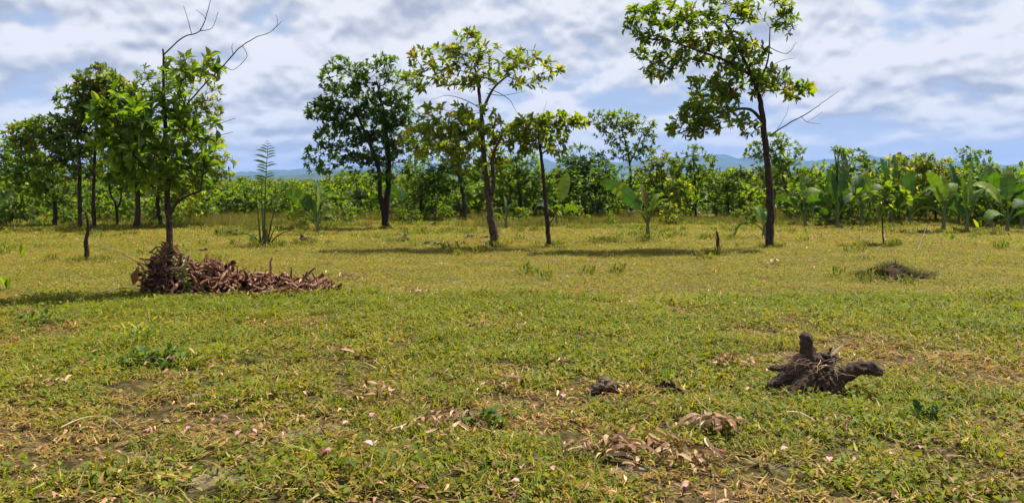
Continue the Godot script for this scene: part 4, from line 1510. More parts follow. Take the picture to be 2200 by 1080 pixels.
	banana("banana_plant", "banana plant with glossy upright leaves beside the pile of cut stems", on_ground(2078, 502), 0.4, [
		[60, 78, 0.6, 1.15, 0.22, 0.3, 0.05, 1, 1.2], [100, 80, 0.5, 0.9, 0.2, 0.3, 0.05, 2, 1.2], [150, 66, 0.3, 0.75, 0.17, 0.7, 0.05, 3, 0.9], [30, 66, 0.6, 0.9, 0.2, 0.8, 0.1, 1], [80, 70, 0.2, 0.5, 0.12, 0.5, 0, 2, 1.1]], g)
	banana("banana_plant", "banana plant with drooping silvery leaves on the rim of the clump", on_ground(2165, 500), 0.4, [
		[20, 62, 0.5, 0.9, 0.2, 1.4, 0.15, 3, 0.3], [150, 70, 0.6, 1.0, 0.2, 0.9, 0.1, 2], [70, 78, 0.7, 1.0, 0.2, 0.5, 0.2, 1], [200, 50, 0.3, 0.8, 0.17, 1.2, 0.1, 1], [330, 55, 0.3, 0.8, 0.16, 1.2, 0.1, 0]], g)
	banana("banana_plant", "banana plant with dark narrow leaves poking above the far scrub", on_ground(2110, 470), 0.6, [
		[100, 80, 1.3, 1.1, 0.2, 0.4, 0.4, 0, 1.2], [60, 76, 1.2, 1.0, 0.18, 0.6, 0.4, 3, 1.0], [140, 74, 1.2, 1.0, 0.18, 0.5, 0.4, 0, 1.1]], g)
	for e in [[1765, 484, 5, "banana plant crowded between the pale and the paddle-leaved ones"], [1850, 490, 5, "banana plant leaning out of the shrubs left of the sapling"], [1955, 484, 5, "banana plant half buried in shrubs behind the arching one"], [2060, 484, 6, "banana plant rising behind the glossy upright leaves"], [2195, 492, 6, "banana plant at the outer end of the right clump"], [2130, 492, 5, "banana plant squeezed between glossy and silvery neighbours"]]:
		banana("banana_plant", e[3], on_ground(e[0], e[1]), 0.45, fan(e[2], 1.9, e[0]), g)
	banana("banana_plant", "banana plant at the far left half hidden by leafy scrub", on_ground(10, 486), 0.4, [
		[40, 60, 0.4, 0.9, 0.2, 1.2, 0.1, 3, 0.3], [120, 70, 0.5, 0.9, 0.2, 0.9, 0.1, 1], [20, 40, 0.4, 0.8, 0.16, 1.4, 0.1, 3], [160, 60, 0.4, 0.8, 0.18, 1.0, 0.1, 0]])
	# young shoots
	var shoots := [[540, 530, "lime green banana shoot beside the feather palm", 0.42, 6], [45, 553, "single yellow-green shoot standing alone in the short grass", 0.30, 2], [15, 624, "yellow-green shoot with folded blades at the left of the heap", 0.30, 4], [1130, 478, "fresh lime shoot under the slender tree", 0.5, 5], [1732, 500, "lime green shoot near the bare dark trunk", 0.32, 3], [2045, 520, "short yellow shoot with dark foot before the banana clump", 0.3, 4], [2105, 498, "young banana shoot with rounded yellow leaf in the clump", 0.6, 3]]
	for q in shoots:
		rng.seed = hash(q[2])
		var p := on_ground(q[0], q[1])
		var t := thing("banana_shoot", q[2], "shoot", p)
		for k in q[4]:
			var a := Acc.new()
			var w := rf(0, TAU)
			var out := Vector3(cos(w), 0, sin(w))
			var len: float = q[3] * rf(0.7, 1.05)
			a.leaf(Vector3(0, -0.01, 0), (Vector3.UP + out * rf(0.05, 0.7)).normalized(), (-out + Vector3(0, 0.2, 0)).normalized(), len, len * 0.13, rf(0.1, 1.0), 0.35, [Color(0.16, 0.24, 0.03), Color(0.24, 0.27, 0.035), Color(0.11, 0.2, 0.03)][k % 3], [0.15, 0.3, 0.8, 1.0, 0.7, 0.0])
			part("leaf", a.mesh(M.leaf), t)
	palm("feather_palm", "young feather palm with one tall frond standing against the sky", on_ground(568, 532), [
		[0.0, 70, 87, 2.75, 0.16, 0.58, 0.42], [-0.10, 150, 86, 1.75, 0.1, 0.9, 0.12], [0.06, 40, 82, 1.5, 0.5, 0.72, 0.3], [0.0, 172, 60, 1.0, 2.2, 0.9, 0.16], [0.05, 5, 62, 1.05, 2.0, 0.9, 0.16], [-0.04, 110, 84, 1.9, 0.2, 0.88, 0.2], [0.08, 40, 76, 0.75, 0.6, 0.9, 0.1]], GREEN)

func build_heap() -> void:
	# heap of dug-up roots round the foot of the young tree
	var b := on_ground(480, 632)
	var heap := thing("root_heap", "long low heap of reddish brown dug-up roots beside the young tree", "heap", b)
	var s := F / -b.z
	var spine := [[312, 0.30, 0.22], [335, 0.55, 0.34], [365, 0.64, 0.38], [392, 0.54, 0.38], [410, 0.36, 0.42], [440, 0.32, 0.42], [475, 0.36, 0.42], [510, 0.26, 0.46], [560, 0.22, 0.46], [600, 0.21, 0.44], [640, 0.15, 0.40], [680, 0.11, 0.32], [720, 0.06, 0.24]]
	var height := func(px: float) -> Array:
		for k in spine.size() - 1:
			if px <= spine[k + 1][0]:
				var t: float = clampf((px - spine[k][0]) / (spine[k + 1][0] - spine[k][0]), 0, 1)
				return [lerpf(spine[k][1], spine[k + 1][1], t), lerpf(spine[k][2], spine[k + 1][2], t)]
		return [0.05, 0.15]
	# the earth inside
	var a := Acc.new()
	var cols := 30
	var rows := 12
	for k in cols + 1:
		var px := lerpf(308, 724, k / float(cols))
		var hw: Array = height.call(px)
		for r in rows + 1:
			var u := r / float(rows) * 2.0 - 1.0
			var x := (px - 480.0) / s
			var z: float = u * hw[1] * 1.05
			var y: float = hw[0] * 0.8 * pow(maxf(0.0, 1.0 - u * u), 0.8) * (0.85 + 0.3 * noise_b.get_noise_2d(x * 9.0, z * 9.0)) - 0.03
			a.v.append(Vector3(x, y, z))
			a.n.append(Vector3(0, 0.8, u).normalized())
			a.c.append(Color(0.06, 0.036, 0.025))
	for k in cols:
		for r in rows:
			var p := k * (rows + 1) + r
			a.i.append(p); a.i.append(p + 1); a.i.append(p + rows + 2)
			a.i.append(p); a.i.append(p + rows + 2); a.i.append(p + rows + 1)
	if (a.v[a.i[1]] - a.v[a.i[0]]).cross(a.v[a.i[2]] - a.v[a.i[0]]).y > 0.0:
		for k in range(0, a.i.size(), 3):
			var sw := a.i[k + 1]
			a.i[k + 1] = a.i[k + 2]
			a.i[k + 2] = sw
	part("soil_core", a.mesh(M.soil), heap)
	var kinds := []
	var cl := [Color(0.29, 0.12, 0.07), Color(0.38, 0.185, 0.11), Color(0.17, 0.075, 0.046), Color(0.48, 0.28, 0.175), Color(0.25, 0.105, 0.062)]
	for k in 10:
		kinds.append(twisted(700 + k, 0.26, 0.016 + 0.003 * (k % 4), 0.5, cl[k % 5], M.root, 6))
	rng.seed = 555
	var list := []
	for k in 900:
		var px := 314.0 + rng.randf() * 404.0
		var hw: Array = height.call(px)
		var u := rf(-1.0, 1.0)
		var x := (px - 480.0) / s
		var z: float = u * hw[1]
		var y: float = hw[0] * pow(maxf(0.0, 1.0 - u * u), 0.7) * rf(0.72, 1.16) + 0.012
		list.append([Vector3(x, y, z), u, px])
	list.sort_custom(func(p, q): return p[0].y * 0.6 + p[0].z > q[0].y * 0.6 + q[0].z)
	var rest := Acc.new()
	for k in list.size():
		var e: Array = list[k]
		var dark: bool = e[2] < 392.0
		var len := (rf(0.5, 1.2) if rng.randf() > 0.12 else rf(1.3, 2.0)) * (0.9 if dark else 1.0)
		var bs := Basis(Vector3.UP, rf(0, TAU)) * Basis(Vector3(0, 0, 1), rf(-0.6, 0.6)) * Basis(Vector3(1, 0, 0), rf(0, TAU))
		bs = Basis(Vector3(1, 0, 0), e[1] * 0.5) * bs
		var kk: int = rng.randi_range(0, 9) if not dark else [2, 7, 4, 9][rng.randi_range(0, 3)]
		var xf := Transform3D(bs.scaled(Vector3(len, len, len)), e[0])
		if k < 300:
			var o := part("root_piece", kinds[kk], heap)
			o.transform = xf
		else:
			var arr: Array = kinds[kk].surface_get_arrays(0)
			var f := rest.v.size()
			for q in arr[Mesh.ARRAY_VERTEX].size():
				rest.v.append(xf * arr[Mesh.ARRAY_VERTEX][q])
				rest.n.append((bs * arr[Mesh.ARRAY_NORMAL][q]).normalized())
				rest.c.append(arr[Mesh.ARRAY_COLOR][q])
			for q in arr[Mesh.ARRAY_INDEX]:
				rest.i.append(f + q)
	tag(part("loose_roots", rest.mesh(M.root), heap), "", "", "", "stuff")
	# the matted root claw that stands up out of the heap
	var claw := Acc.new()
	for k in 34:
		var w := rf(0.1, 2.9)
		var p := Vector3((462.0 - 480.0) / s + rf(-0.08, 0.08), 0.40 + rf(-0.05, 0.05), 0.18 + rf(-0.1, 0.1))
		var d := Vector3(cos(w), sin(w) * 0.7 + 0.1, rf(-0.3, 0.7)).normalized()
		var pts := PackedVector3Array()
		var rad := PackedFloat32Array()
		for j in 6:
			pts.append(p)
			rad.append(lerpf(0.013, 0.004, j / 5.0))
			p += d * rf(0.025, 0.048)
			d = (d + Vector3(rf(-0.3, 0.3) + 0.12, rf(-0.5, 0.1), rf(-0.3, 0.3))).normalized()
		claw.tube(pts, rad, 5, cl[rng.randi_range(0, 4)], true)
	part("root_claw", claw.mesh(M.root), heap)
	# dry leaves caught among the roots
	for k in 46:
		var px := rf(330, 715)
		var hw: Array = height.call(px)
		var u := rf(-0.4, 1.1)
		var o := part("dry_leaf", curl(860 + k % 4, 1.2, 0.7, 0.6, [Color(0.36, 0.2, 0.11), Color(0.46, 0.3, 0.18)][k % 2], M.dry), heap)
		rng.seed = 8600 + k
		var len := rf(0.09, 0.18)
		o.transform = Transform3D((Basis(Vector3.UP, rf(0, TAU)) * Basis(Vector3(0, 0, 1), rf(-0.5, 0.5))).scaled(Vector3.ONE * len), Vector3((px - 480.0) / s, hw[0] * maxf(0.0, 1.0 - u * u) + 0.05, u * hw[1]))
	# thin dead twigs standing out of the left end
	for k in 26:
		var px := rf(318, 440)
		var hw: Array = height.call(px)
		var p := Vector3((px - 480.0) / s, hw[0] * rf(0.5, 0.9), rf(-0.2, 0.3))
		var w := rf(0, TAU)
		var d := Vector3(cos(w), rf(0.0, 0.9), sin(w) * 0.6).normalized()
		var pts := PackedVector3Array()
		var rad := PackedFloat32Array()
		var len := rf(0.15, 0.42)
		for j in 6:
			pts.append(p)
			rad.append(lerpf(0.008, 0.003, j / 5.0))
			p += d * len / 5.0
			d = (d + Vector3(rf(-0.2, 0.2), rf(-0.2, 0.15), rf(-0.2, 0.2))).normalized()
		var o := Acc.new()
		o.tube(pts, rad, 5, [Color(0.14, 0.10, 0.07), Color(0.09, 0.06, 0.045), Color(0.22, 0.17, 0.12)][k % 3], true)
		part("twig", o.mesh(M.wood), heap)
	# a big dry leaf hanging at the left
	rng.seed = 808
	var hang := Acc.new()
	hang.leaf(Vector3((312.0 - 480.0) / s, 0.44, 0.2), Vector3(-0.25, -0.9, 0.15).normalized(), Vector3(0.2, 0.2, 1), 0.30, 0.055, 0.3, 0.5, Color(0.19, 0.085, 0.045), OBOVATE)
	var hl := part(numbered("dry_leaf"), hang.mesh(M.dry), self)
	hl.position = b
	tag(hl, "large rust brown dry leaf hanging on a twig of the heap", "leaf")
	# green vine climbing on the dark left end
	var vine := thing("vine", "small bright green vine climbing the front of the root heap", "vine", on_ground(392, 640))
	var stem := Acc.new()
	var p := Vector3(0, 0, 0)
	for run in 3:
		p = Vector3(rf(-0.05, 0.05), 0, rf(-0.02, 0.05))
		var pts := PackedVector3Array()
		var rad := PackedFloat32Array()
		for j in 12:
			pts.append(p)
			rad.append(0.004)
			p += Vector3(rf(-0.045, 0.03), 0.055, rf(-0.03, 0.012))
			if j % 1 == 0:
				for q in 2:
					var o := Acc.new()
					var w := rf(0, TAU)
					var len := rf(0.05, 0.085)
					o.leaf(p, Vector3(cos(w), rf(-0.1, 0.5), absf(sin(w))).normalized(), Vector3(0, 1, 0.6), len, len * 0.38, 0.6, 0.25, [Color(0.10, 0.20, 0.035), Color(0.15, 0.24, 0.045)][q], OVATE)
					part("leaf", o.mesh(M.leaf), vine)
		stem.tube(pts, rad, 5, Color(0.10, 0.14, 0.05), true)
	part("stem", stem.mesh(M.wood), vine)

func build_stumps() -> void:
	# uprooted stump in the foreground; rows of the photograph turned into its own plane
	var b := on_ground(1745, 846)
	var s := F / -b.z
	var q := func(px: float, py: float, z := 0.0) -> Vector3:
		return Vector3((px - 1745.0) / s, (846.0 - py) / s * 1.02 - 0.01, z)
	var t := thing("uprooted_stump", "dark gnarled uprooted stump with splayed roots lying in the grass", "stump", b)
	var caps := [
		[q.call(1728, 720, 0.0), q.call(1737, 768, 0.0), 0.036, 0.052], [q.call(1727, 716, 0.01), q.call(1730, 726, 0.0), 0.030, 0.042],
		[q.call(1737, 768), q.call(1755, 800), 0.052, 0.085], [q.call(1755, 775, -0.04), q.call(1785, 770, -0.03), 0.055, 0.05],
		[q.call(1785, 765, -0.03), q.call(1792, 750, -0.04), 0.035, 0.020],
		[q.call(1740, 790, 0.05), q.call(1705, 818, 0.14), 0.058, 0.052], [q.call(1705, 818, 0.14), q.call(1672, 832, 0.20), 0.052, 0.040],
		[q.call(1725, 795, 0.0), q.call(1685, 808, 0.02), 0.055, 0.048], [q.call(1685, 808, 0.02), q.call(1650, 824, 0.04), 0.048, 0.034],
		[q.call(1765, 800, 0.0), q.call(1785, 832, 0.04), 0.075, 0.085], [q.call(1785, 832, 0.04), q.call(1790, 850, 0.05), 0.09, 0.08],
		[q.call(1785, 822, 0.03), q.call(1812, 795, 0.05), 0.072, 0.052], [q.call(1812, 795, 0.05), q.call(1838, 782, 0.06), 0.054, 0.050],
		[q.call(1838, 782, 0.06), q.call(1862, 783, 0.07), 0.050, 0.046], [q.call(1862, 783, 0.07), q.call(1878, 790, 0.08), 0.046, 0.034],
		[q.call(1752, 800, 0.06), q.call(1735, 840, 0.14), 0.05, 0.028], [q.call(1768, 798, 0.08), q.call(1752, 838, 0.17), 0.03, 0.014], [q.call(1775, 792, 0.08), q.call(1728, 812, 0.16), 0.022, 0.012],
		[q.call(1700, 790, -0.08), q.call(1665, 796, -0.12), 0.03, 0.02], [q.call(1745, 792, 0.0), q.call(1785, 815, 0.02), 0.075, 0.085], [q.call(1752, 770, 0.02), q.call(1775, 790, 0.02), 0.05, 0.06]]
	rng.seed = 19
	for k in 16:
		var c: Array = caps[k]
		var ax: Vector3 = (c[1] - c[0]).normalized()
		var sx := ax.cross(Vector3(0.2, 0.3, 0.9)).normalized()
		var sy := ax.cross(sx)
		for j in 7:
			var w := TAU * j / 7.0 + rf(-0.4, 0.4)
			var o0 := sx * cos(w) + sy * sin(w)
			w += rf(-0.5, 0.5)
			var o1 := sx * cos(w) + sy * sin(w)
			caps.append([c[0] + o0 * c[2] * 0.93, c[1] + o1 * c[3] * 0.93, c[2] * rf(0.12, 0.22) + 0.002, c[3] * rf(0.12, 0.22) + 0.002])
	part("trunk", sdf_mesh(caps, [[q.call(1772, 768, 0.08), q.call(1768, 772, -0.02), 0.032, 0.034]], 0.010, 0.0068, 0.019, 15.0, M.char, Color(0.10, 0.066, 0.048)), t)
	rng.seed = 31
	# fine roots
	for k in 58:
		var w := rf(0, TAU)
		var p: Vector3 = q.call(rf(1722, 1790), rf(762, 806), rf(0.03, 0.10))
		var d := Vector3(cos(w), rf(-0.5, 0.4), rf(0.0, 0.8)).normalized()
		if k % 3 == 0:
			p = q.call(rf(1705, 1730), rf(755, 790), rf(-0.02, 0.06))
			d = Vector3(-1, rf(-0.3, 0.3), rf(-0.3, 0.4)).normalized()
		var pts := PackedVector3Array()
		var rad := PackedFloat32Array()
		var thick := rf(0.002, 0.0065)
		var step := rf(0.012, 0.030)
		for j in 8:
			pts.append(p)
			rad.append(thick * lerpf(1.0, 0.4, j / 7.0))
			p += d * step
			d = (d + Vector3(rf(-0.5, 0.5), rf(-0.6, 0.3), rf(-0.4, 0.3))).normalized()
		var a := Acc.new()
		a.tube(pts, rad, 5, [Color(0.20, 0.125, 0.08), Color(0.34, 0.23, 0.15), Color(0.12, 0.075, 0.05)][k % 3], true)
		part("fine_root", a.mesh(M.wood), t)
	# brown root hair on the left of the neck
	var fuzz := Acc.new()
	for k in 420:
		var p: Vector3 = q.call(1722 + rf(-12, 6), 770 + rf(-14, 20), rf(-0.05, 0.05))
		var d := Vector3(-1, rf(-0.55, 0.5), rf(-0.7, 0.7)).normalized()
		fuzz.leaf(p, d, Vector3(0, 1, 0.4), rf(0.06, 0.17), 0.0011, rf(-0.3, 0.8), 0.2, [Color(0.20, 0.12, 0.07), Color(0.13, 0.075, 0.045), Color(0.27, 0.17, 0.10)][k % 3], BLADE)
	tag(part("root_hair", fuzz.mesh(M.dry), t), "", "", "", "stuff")
	# pale splinters of broken wood
	for e in [[1782, 760, 1790, 716, 0.014], [1787, 756, 1807, 730, 0.013], [1783, 760, 1783, 736, 0.015], [1790, 750, 1814, 730, 0.007]]:
		var p0: Vector3 = q.call(e[0], e[1], 0.0)
		var p1: Vector3 = q.call(e[2], e[3], 0.05)
		var a := Acc.new()
		a.leaf(p0, (p1 - p0).normalized(), Vector3(0.6, 0.5, 0.25), p0.distance_to(p1), e[4], 0.0, 0.35, Color(0.80, 0.71, 0.56), [0.9, 1.0, 0.7, 0.35, 0.0])
		part("splinter", a.mesh(M.dry), t)
	# weathered husk
	var hb := on_ground(1295, 845)
	var hs := F / -hb.z
	var h := func(px: float, py: float, z := 0.0) -> Vector3:
		return Vector3((px - 1295.0) / hs, (845.0 - py) / hs, z)
	var husk := thing("weathered_husk", "weathered grey-brown domed husk with a hollow underside in the grass", "husk", hb)
	part("shell", sdf_mesh([[h.call(1272, 838, 0.0), h.call(1300, 826, 0.0), 0.035, 0.055], [h.call(1300, 826, 0.0), h.call(1322, 836, 0.0), 0.055, 0.04], [h.call(1262, 842, 0.02), h.call(1285, 828, 0.05), 0.014, 0.02], [h.call(1285, 828, 0.05), h.call(1312, 826, 0.05), 0.02, 0.016], [h.call(1312, 826, 0.05), h.call(1328, 846, 0.05), 0.016, 0.012]],
		[[h.call(1298, 848, 0.02), h.call(1302, 850, 0.12), 0.045, 0.055]], 0.012, 0.0065, 0.022, 22.0, M.root, Color(0.17, 0.125, 0.085)), husk)
	# dark clod beside a grass tuft
	var cb := on_ground(1435, 843)
	var clod := thing("dark_clod", "dark brown clod of torn soil below a bright grass tuft", "clod", cb)
	part("lump", sdf_mesh([[Vector3(-0.09, 0.01, 0), Vector3(0.0, 0.035, 0), 0.03, 0.045], [Vector3(0, 0.035, 0), Vector3(0.10, 0.0, 0.02), 0.04, 0.022]], [], 0.02, 0.008, 0.05, 20.0, M.soil, Color(0.075, 0.045, 0.035)), clod)
	# clods round the burrow
	var bp := Vector3(bare[-1][0], 0, bare[-1][1] + 0.1)
	bp.y = ground_y(bp.x, bp.z)
	var hole := thing("burrow_spoil", "crumbly dark spoil heap round a burrow in the short grass", "spoil heap", bp)
	rng.seed = 66
	for k in 80:
		var w := rf(0, TAU)
		var rr := rf(0.22, 0.62)
		var p := Vector3(cos(w) * rr * 1.0, 0, sin(w) * rr * 0.9 - 0.12)
		if p.z > 0.25:
			continue
		p.y = ground_y(bp.x + p.x, bp.z + p.z) - bp.y
		var a := Acc.new()
		var r := rf(0.025, 0.07)
		var m := SphereMesh.new()
		m.radius = r
		m.height = r * 1.5
		m.radial_segments = 9
		m.rings = 5
		var arr := m.get_mesh_arrays()
		for vi in arr[Mesh.ARRAY_VERTEX].size():
			var vv: Vector3 = arr[Mesh.ARRAY_VERTEX][vi]
			var un := noise_c.get_noise_3d(vv.x * 30.0 + k, vv.y * 30.0, vv.z * 30.0)
			a.v.append(vv * (1.0 + un * 0.6))
			a.n.append(arr[Mesh.ARRAY_NORMAL][vi])
			a.c.append([Color(0.085, 0.065, 0.042), Color(0.06, 0.043, 0.031), Color(0.10, 0.085, 0.05)][k % 3])
		a.i = arr[Mesh.ARRAY_INDEX]
		var o := part("clod", a.mesh(M.soil), hole)
		o.position = p
	var weeds := Acc.new()
	for k in 1700:
		var w := rf(0, TAU)
		var rr := rf(0.12, 0.75)
		if sin(w) > 0.2 and absf(cos(w)) < 0.6:
			continue
		var p := Vector3(cos(w) * rr + 0.05, 0, sin(w) * rr * 0.8 - 0.15)
		p.y = ground_y(bp.x + p.x, bp.z + p.z) - bp.y
		var out := Vector3(cos(w), 0, sin(w))
		weeds.leaf(p + Vector3(0, rf(0, 0.03), 0), (out * rf(0.3, 1.2) + Vector3.UP).normalized(), -out, rf(0.04, 0.15), rf(0.003, 0.008), rf(0.2, 1.4), 0.3, [Color(0.06, 0.085, 0.02), Color(0.11, 0.10, 0.035), Color(0.09, 0.06, 0.035)][k % 3], BLADE)
	tag(part("weeds", weeds.mesh(M.grass), hole), "", "", "", "stuff")

	# standing broken posts and dark dug-up stumps farther off: [px, py, label, points, radius]
	for e in [[187, 561, "thin dead broken post standing alone in the short grass", [[187, 561], [184, 520], [188, 485], [183, 455]], 0.052, "dead_post"],
			[1542, 548, "short charred broken post left of the bare dark trunk", [[1542, 548], [1543, 518], [1540, 496]], 0.05, "dead_post"]]:
		var pb := on_ground(e[0], e[1])
		var a := Acc.new()
		var pts := PackedVector3Array()
		var rad := PackedFloat32Array()
		var pp: Array = e[3]
		for k in pp.size():
			pts.append(at_depth(pp[k][0], pp[k][1], -pb.z) - pb + (Vector3(0, -0.05, 0) if k == 0 else Vector3.ZERO))
			rad.append(e[4] * lerpf(1.0, 0.35, k / float(pp.size() - 1)))
		rng.seed = hash(e[2])
		var sm := smooth(pts, rad, 5, 0.008)
		a.tube(sm[0], sm[1], 9, Color(0.075, 0.055, 0.042), true, 0.35)
		var o := part(numbered(e[5]), a.mesh(M.bark), self)
		o.position = pb
		tag(o, e[2], "post")
	var st_labels := [[492, 506, 1.0, "dark spiky uprooted stump left of the feather palm"], [655, 522, 1.0, "black charred stump at the foot of the cut banana clump"], [862, 520, 0.9, "dark branching stump right of the twin trunks"], [915, 524, 0.42, "small round black stump on the grass"], [940, 528, 0.45, "flat blackened root lying beside the small round stump"], [928, 486, 0.8, "black forked stump at the scrub edge"], [1010, 512, 0.6, "upright dark stump just left of the leaning trunk"], [1042, 514, 0.6, "low dark stump touching the leaning trunk"], [1500, 552, 0.5, "low charred root flat on the grass before the broken post"], [435, 540, 0.4, "small dark stump behind the root heap"], [1985, 500, 0.7, "dark brown stump under the arching banana leaf"], [2060, 500, 0.9, "dark stump among cut stems at the banana clump"], [2163, 506, 0.5, "dark stump foot below the rim of the banana clump"]]
	for k in st_labels.size():
		var e: Array = st_labels[k]
		rng.seed = 3000 + k
		var sb := on_ground(e[0], e[1])
		var c2 := []
		var sc: float = e[2]
		c2.append([Vector3(-0.10, 0.0, 0) * sc, Vector3(0.08, 0.05, 0) * sc, 0.12 * sc, 0.12 * sc])
		c2.append([Vector3(0.0, 0.05, 0) * sc, Vector3(rf(-0.24, 0.24), rf(0.12, 0.24), rf(-0.1, 0.1)) * sc, 0.08 * sc, rf(0.03, 0.05) * sc])
		c2.append([Vector3(-0.22, 0.0, 0) * sc, Vector3(0.24, 0.02, 0.05) * sc, rf(0.05, 0.1) * sc, rf(0.04, 0.08) * sc])
		for j in 6:
			var w := rf(0, TAU)
			var d := Vector3(cos(w), rf(-0.35, 0.35), sin(w)).normalized()
			var p0 := Vector3(rf(-0.1, 0.08), rf(0.02, 0.08), 0) * sc
			c2.append([p0, p0 + d * rf(0.2, 0.42) * sc, 0.06 * sc, 0.02 * sc])
		var tt := thing("charred_stump", e[3], "stump", sb)
		part("wood", sdf_mesh(c2, [], 0.03 * sc, 0.03 * sc + 0.003, 0.06 * sc, 8.0 / sc, M.char, Color(0.07, 0.05, 0.04)), tt)

func build_litter() -> void:
	var tan_c := [Color(0.40, 0.27, 0.16), Color(0.29, 0.17, 0.095), Color(0.50, 0.38, 0.24), Color(0.14, 0.075, 0.05), Color(0.22, 0.12, 0.075), Color(0.36, 0.235, 0.145)]
	var curls := []
	for k in 12:
		curls.append(curl(600 + k, [0.6, 1.4, -0.9, 2.0][k % 4], [0.3, 0.7, 1.1][k % 3], [0.6, 0.9, 0.45][k % 3], tan_c[k % 6], M.dry))
	# clumps of dry leaves: px, py, spread px, count, leaf length, label
	for e in [[1572, 792, 45, 16, 0.14, "fan of pale tan dry leaf stalks left of the uprooted stump"], [1535, 930, 60, 24, 0.15, "clump of brown curled dry leaves on the foreground grass"], [1380, 985, 85, 26, 0.15, "long dry brown leaf litter strewn on the weeds"], [1245, 985, 40, 14, 0.10, "dark matted tuft of dead stems"], [1490, 1000, 70, 16, 0.12, "scattered brown dry leaves below the curled clump"],
			[790, 862, 70, 20, 0.12, "thin drift of dead brown leaves in the middle of the grass"], [1080, 838, 55, 16, 0.10, "dry curled scraps left of the husk"], [960, 930, 75, 22, 0.12, "dead brown grass clump beside a small dark hollow"], [340, 795, 65, 16, 0.11, "dark dead leaves in the hollow under the lush weeds"], [1075, 718, 50, 12, 0.10, "brown dead tuft in the bright green grass"], [760, 768, 45, 10, 0.12, "few curled brown leaves below the heap"], [880, 636, 45, 12, 0.14, "broken root bits off the right end of the heap"], [740, 606, 60, 16, 0.16, "thin brown root debris trailing off the heap"], [90, 840, 60, 12, 0.09, "reddish dead leaf bits at the left of the field"], [1345, 850, 34, 10, 0.08, "pale chips of husk beside the domed husk"], [1200, 795, 30, 6, 0.11, "dark broken twig bits above the husk"], [1110, 478, 55, 12, 0.25, "whitish cut debris under the slender tree"], [1660, 566, 18, 5, 0.2, "pale dry leaf scrap on the lawn grass"]]:
		rng.seed = hash(e[5])
		var p := on_ground(e[0], e[1])
		var t := thing("dry_leaf_clump", e[5], "dry leaves", p)
		var sp: float = e[2] / (F / -p.z)
		for k in int(e[3] * 1.6):
			var w := rf(0, TAU)
			var rr := sqrt(rng.randf())
			var lp := Vector3(cos(w) * rr * sp, 0, sin(w) * rr * sp * 0.8)
			lp.y = ground_y(p.x + lp.x, p.z + lp.z) - p.y + rf(0.04, 0.10)
			var o := part("dry_leaf", curls[rng.randi_range(0, 11)], t)
			var len: float = e[4] * rf(0.55, 1.2)
			o.transform = Transform3D((Basis(Vector3.UP, rf(0, TAU)) * Basis(Vector3(0, 0, 1), rf(-0.2, 0.35)) * Basis(Vector3(1, 0, 0), rf(-0.6, 0.6))).scaled(Vector3(len, len, len)), lp)
	# loose litter too fine to count
	rng.seed = 71
	var xs := []
	var cs := []
	for v in 4:
		xs.append([])
		cs.append([])
	for k in 8000:
		var d := 3.4 + pow(rng.randf(), 1.2) * 27.0
		var x := rf(-0.7, 0.7) * d
		var q := noise_a.get_noise_2d(x * 1.2 + 5.0, -d * 1.2) + dryness(x, -d) * 0.8
		if q < rf(0.1, 0.75):
			continue
		var len := rf(0.03, 0.085) * (1.0 + 0.6 * ss(10.0, 25.0, d))
		var b := (Basis(Vector3.UP, rf(0, TAU)) * Basis(Vector3(1, 0, 0), rf(-0.8, 0.8)) * Basis(Vector3(0, 0, 1), rf(-0.3, 0.3))).scaled(Vector3(len, len, len * rf(0.7, 1.6)))
		var v := rng.randi_range(0, 3)
		xs[v].append(Transform3D(b, Vector3(x, ground_y(x, -d) + rf(0.03, 0.085), -d)))
		var kk := rf(0.7, 1.5) if rng.randf() > 0.12 else 2.3
		cs[v].append(Color(kk, kk, kk))
	var lit := Node3D.new()
	lit.name = "leaf_litter"
	add_child(lit)
	tag(lit, "fine brown leaf litter scattered through the grass", "leaf litter", "", "stuff")
	for v in 4:
		tag(copies("litter", curls[v * 2 + 1], xs[v], cs[v], lit), "", "", "", "stuff")
	# pink petals
	rng.seed = 91
	var petals := []
	for k in 3:
		var a := Acc.new()
		a.leaf(Vector3(0, 0, 0.5), Vector3(0, 0.35, -1).normalized(), Vector3.UP, 1.0, 0.42 - 0.05 * k, 0.8 + 0.3 * k, 0.45, [Color(0.50, 0.22, 0.27), Color(0.58, 0.30, 0.33), Color(0.42, 0.20, 0.25)][k], OBOVATE)
		petals.append(a.mesh(M.petal))
	for e in [[700, 998, 0.09], [790, 976, 0.07], [405, 941, 0.05], [546, 948, 0.04], [512, 952, 0.055], [316, 947, 0.05], [1210, 869, 0.05], [1230, 856, 0.045], [1120, 1026, 0.06], [1186, 1030, 0.05], [1978, 984, 0.045], [1686, 988, 0.055], [800, 911, 0.06], [744, 930, 0.06], [650, 916, 0.04], [1544, 820, 0.04], [1580, 662, 0.05], [1918, 1000, 0.05], [580, 866, 0.04], [1782, 1010, 0.05], [1107, 1060, 0.05], [1650, 812, 0.04], [930, 905, 0.035], [1470, 1072, 0.05], [360, 628, 0.04]]:
		var o := part(numbered("pink_petal"), petals[rng.randi_range(0, 2)], self)
		var p := on_ground(e[0], e[1])
		p.y += 0.065
		o.transform = Transform3D((Basis(Vector3.UP, rf(0, TAU)) * Basis(Vector3(1, 0, 0), rf(-0.3, 0.5))).scaled(Vector3.ONE * e[2]), p)
		tag(o, "fallen pink petal resting on the grass", "petal", "pink petals fallen on the grass")
